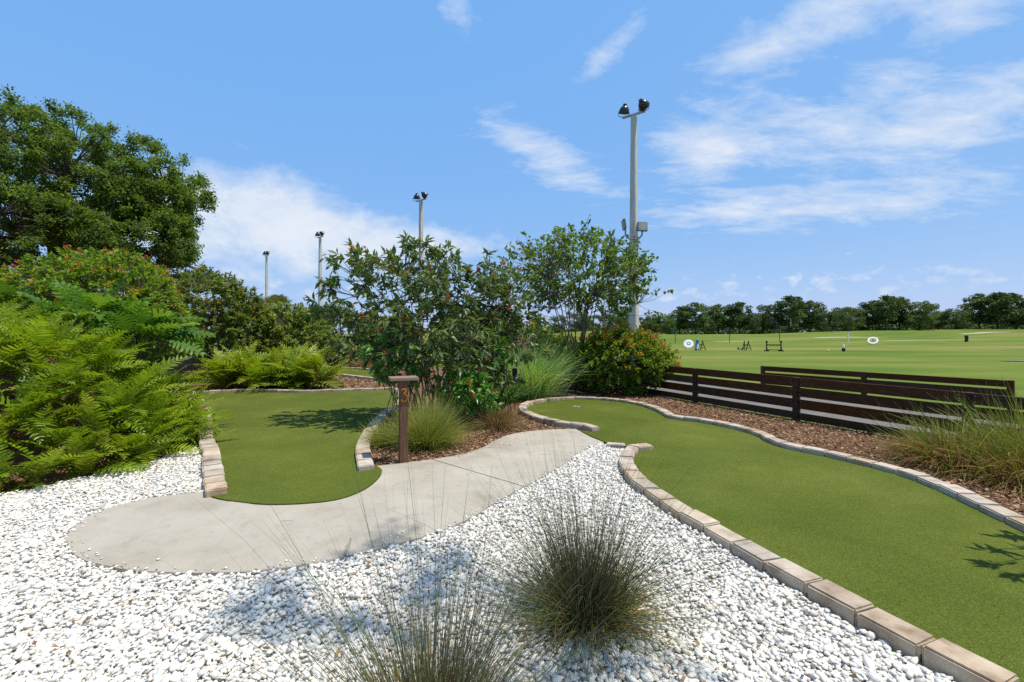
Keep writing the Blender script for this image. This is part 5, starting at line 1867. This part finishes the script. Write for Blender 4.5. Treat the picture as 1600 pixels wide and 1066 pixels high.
# ------------------------------------------------------------------ far tree line
def far_tree_protos():
    protos = {}
    for kind, mat, n in (('pine', 'pine', 3), ('oak', 'faroak', 2), ('light', 'farlight', 2)):
        for v in range(n):
            rng = np.random.default_rng(700 + 10 * v + len(kind))
            if kind == 'pine':
                cl = []
                for k in range(44):
                    h = rng.uniform(0.26, 0.95)
                    wr = 0.19 * math.sin(math.pi * min(1, max(0, (h - 0.10) / 1.0))) + 0.05
                    a = rng.uniform(0, 2 * np.pi)
                    rr = wr * rng.random() ** 0.5 * 1.15
                    cl.append((rr * math.cos(a), rr * math.sin(a), h, rng.uniform(0.05, 0.095)))
                cl.append((0, 0, 0.95, 0.07))
            else:
                cl = []
                for k in range(52):
                    h = rng.uniform(0.10, 0.90)
                    wr = 0.46 * math.sin(math.pi * min(1, max(0, (h - 0.02) / 1.02))) ** 0.7
                    a = rng.uniform(0, 2 * np.pi)
                    rr = wr * rng.random() ** 0.5
                    cl.append((rr * math.cos(a), rr * math.sin(a), h, rng.uniform(0.07, 0.125)))
            cl = np.array(cl)
            per = 110
            idx = np.repeat(np.arange(len(cl)), per)
            d = unit(rng.normal(size=(len(idx), 3)))
            pos = cl[idx, :3] + d * (cl[idx, 3] * rng.random(len(idx)) ** 0.4)[:, None] * np.array((1.15, 1.15, 0.75))
            dirs = unit(d + rng.normal(0, 0.7, d.shape))
            V, F, r = scatter([diamond(0.4, 0.1)], pos, frames(dirs, rng, 0.9), rng.uniform(0.026, 0.046, len(idx)), rng, np.clip(0.6 * rng.random(len(idx)) + 0.4 * rng.random(len(cl))[idx], 0, 1))
            crown = mesh_np('crown', V, F, MAT[mat], r)
            m = MB()
            top = 0.92 if kind == 'pine' else 0.6
            m.tube([(0, 0, -0.03), (0.004, 0, top * .4), (-0.004, 0, top * .75), (0, 0, top)], [0.017, 0.013, 0.009, 0.004] if kind == 'pine' else [0.026, 0.02, 0.014, 0.006], 6)
            for c in cl[:14]:
                z0 = max(0.15, c[2] - 0.10)
                m.tube([(0, 0, z0), (c[0], c[1], c[2])], [0.006, 0.003], 3, False)
            trunk = m.mesh('trunk', MAT['pinebark'], True)
            protos[(kind, v)] = (trunk, crown)
    return protos


def tree_line():
    protos = far_tree_protos()
    rng = random.Random(77)
    # (u across the view in 1600ths, top in 1066ths, kind, width factor, distance)
    spec = [(700, 492, 'oak', 1.0, 150), (745, 488, 'light', 1.0, 150), (790, 494, 'oak', 1.0, 148), (835, 490, 'pine', 1.3, 152), (872, 493, 'oak', 1.1, 146), (912, 490, 'oak', 1.0, 150),
            (965, 480, 'light', 1.15, 132), (1004, 497, 'oak', 0.9, 150), (1024, 491, 'light', 1.05, 140), (1046, 499, 'light', 0.9, 138), (1062, 484, 'pine', 1.3, 146), (1086, 479, 'pine', 1.5, 142),
            (1106, 500, 'oak', 1.0, 144), (1122, 481, 'pine', 1.25, 148), (1139, 482, 'pine', 0.9, 152), (1155, 478, 'pine', 1.3, 146), (1176, 492, 'oak', 0.9, 143), (1192, 479, 'oak', 1.15, 150),
            (1233, 469, 'pine', 1.5, 146), (1265, 476, 'pine', 1.3, 150), (1292, 488, 'oak', 1.05, 147), (1325, 481, 'light', 0.95, 148), (1344, 500, 'oak', 0.9, 152), (1363, 476, 'pine', 1.4, 150), (1384, 468, 'pine', 1.25, 146),
            (1405, 470, 'pine', 1.35, 149), (1436, 471, 'light', 1.15, 144), (1466, 488, 'oak', 0.85, 150), (1494, 483, 'oak', 1.25, 146), (1530, 466, 'pine', 1.35, 148), (1559, 464, 'pine', 1.55, 144), (1588, 467, 'pine', 1.35, 149),
            (1622, 470, 'pine', 1.3, 147), (1655, 480, 'oak', 1.1, 150), (1690, 470, 'pine', 1.3, 146)]
    kinds = {'pine': 'tall clumpy pine', 'oak': 'dark rounded oak', 'light': 'mid green broad tree'}
    words = ['first', 'second', 'third', 'fourth', 'fifth', 'sixth', 'seventh', 'eighth', 'ninth', 'tenth', 'eleventh', 'twelfth', 'thirteenth', 'fourteenth', 'fifteenth', 'sixteenth', 'seventeenth', 'eighteenth']
    seen = {}
    for i, (px, top, kind, wf, d) in enumerate(spec):
        u = (px - 800) / 711
        x = u * d
        z = float(gh(x, d)) - 0.15
        h = 1.6 + (522 - top) / 711 * d - z
        nv = 3 if kind == 'pine' else 2
        tr, cr = protos[(kind, i % nv)]
        seen[kind] = seen.get(kind, 0) + 1
        lab = '%s in the far tree line, %s of its kind from the left' % (kinds[kind], words[seen[kind] - 1])
        root = thing('pine_tree' if kind == 'pine' else 'broadleaf_tree', lab, 'tree', (x, d, z), rng.uniform(0, 6.28), 'trees along the far side of the range')
        h *= 1.12 if kind == 'pine' else 1.08
        root.scale = (h * wf, h * wf, h)
        link('trunk', tr, root)
        link('crown', cr, root)
    for i in range(26):                                            # a second, lower line fills the gaps behind
        u = 0.14 + i * 0.0395 + rng.uniform(-0.008, 0.008)
        d = rng.uniform(163, 170)
        x = u * d
        z = float(gh(x, d)) - 0.2
        kind = ('oak', 'light', 'oak', 'pine', 'light')[i % 5]
        h = rng.uniform(6.5, 9.2)
        tr, cr = protos[(kind, i % 2)]
        root = thing('pine_tree' if kind == 'pine' else 'broadleaf_tree', 'lower tree of the second line behind the far trees, %s from the left' % ORD[i], 'tree', (x, d, z), rng.uniform(0, 6.28), 'second line of trees behind the far trees')
        root.scale = (h * 1.25, h * 1.25, h)
        link('trunk', tr, root)
        link('crown', cr, root)
    # undergrowth along the foot of the trees, reads as one dark mass
    g = np.random.default_rng(8)
    n = 15000
    u = g.uniform(-0.25, 1.3, n)
    d = g.uniform(152, 160, n)
    xx = u * d
    hh = g.random(n) ** 1.6 * (2.4 + 1.3 * np.sin(xx * 0.21) + 0.9 * np.sin(xx * 0.53 + 1))
    pos = np.c_[xx, d, gh(xx, d) + hh]
    V, F, r = scatter([diamond(0.45, 0.1)], pos, frames(unit(g.normal(size=(n, 3))), g, 0.9), g.uniform(0.5, 0.95, n), g)
    o = link('undergrowth', mesh_np('undergrowth', V, F, MAT['faroak'], r))
    tag(o, 'dark undergrowth along the foot of the far trees', 'undergrowth', None, 'stuff')


tree_line()
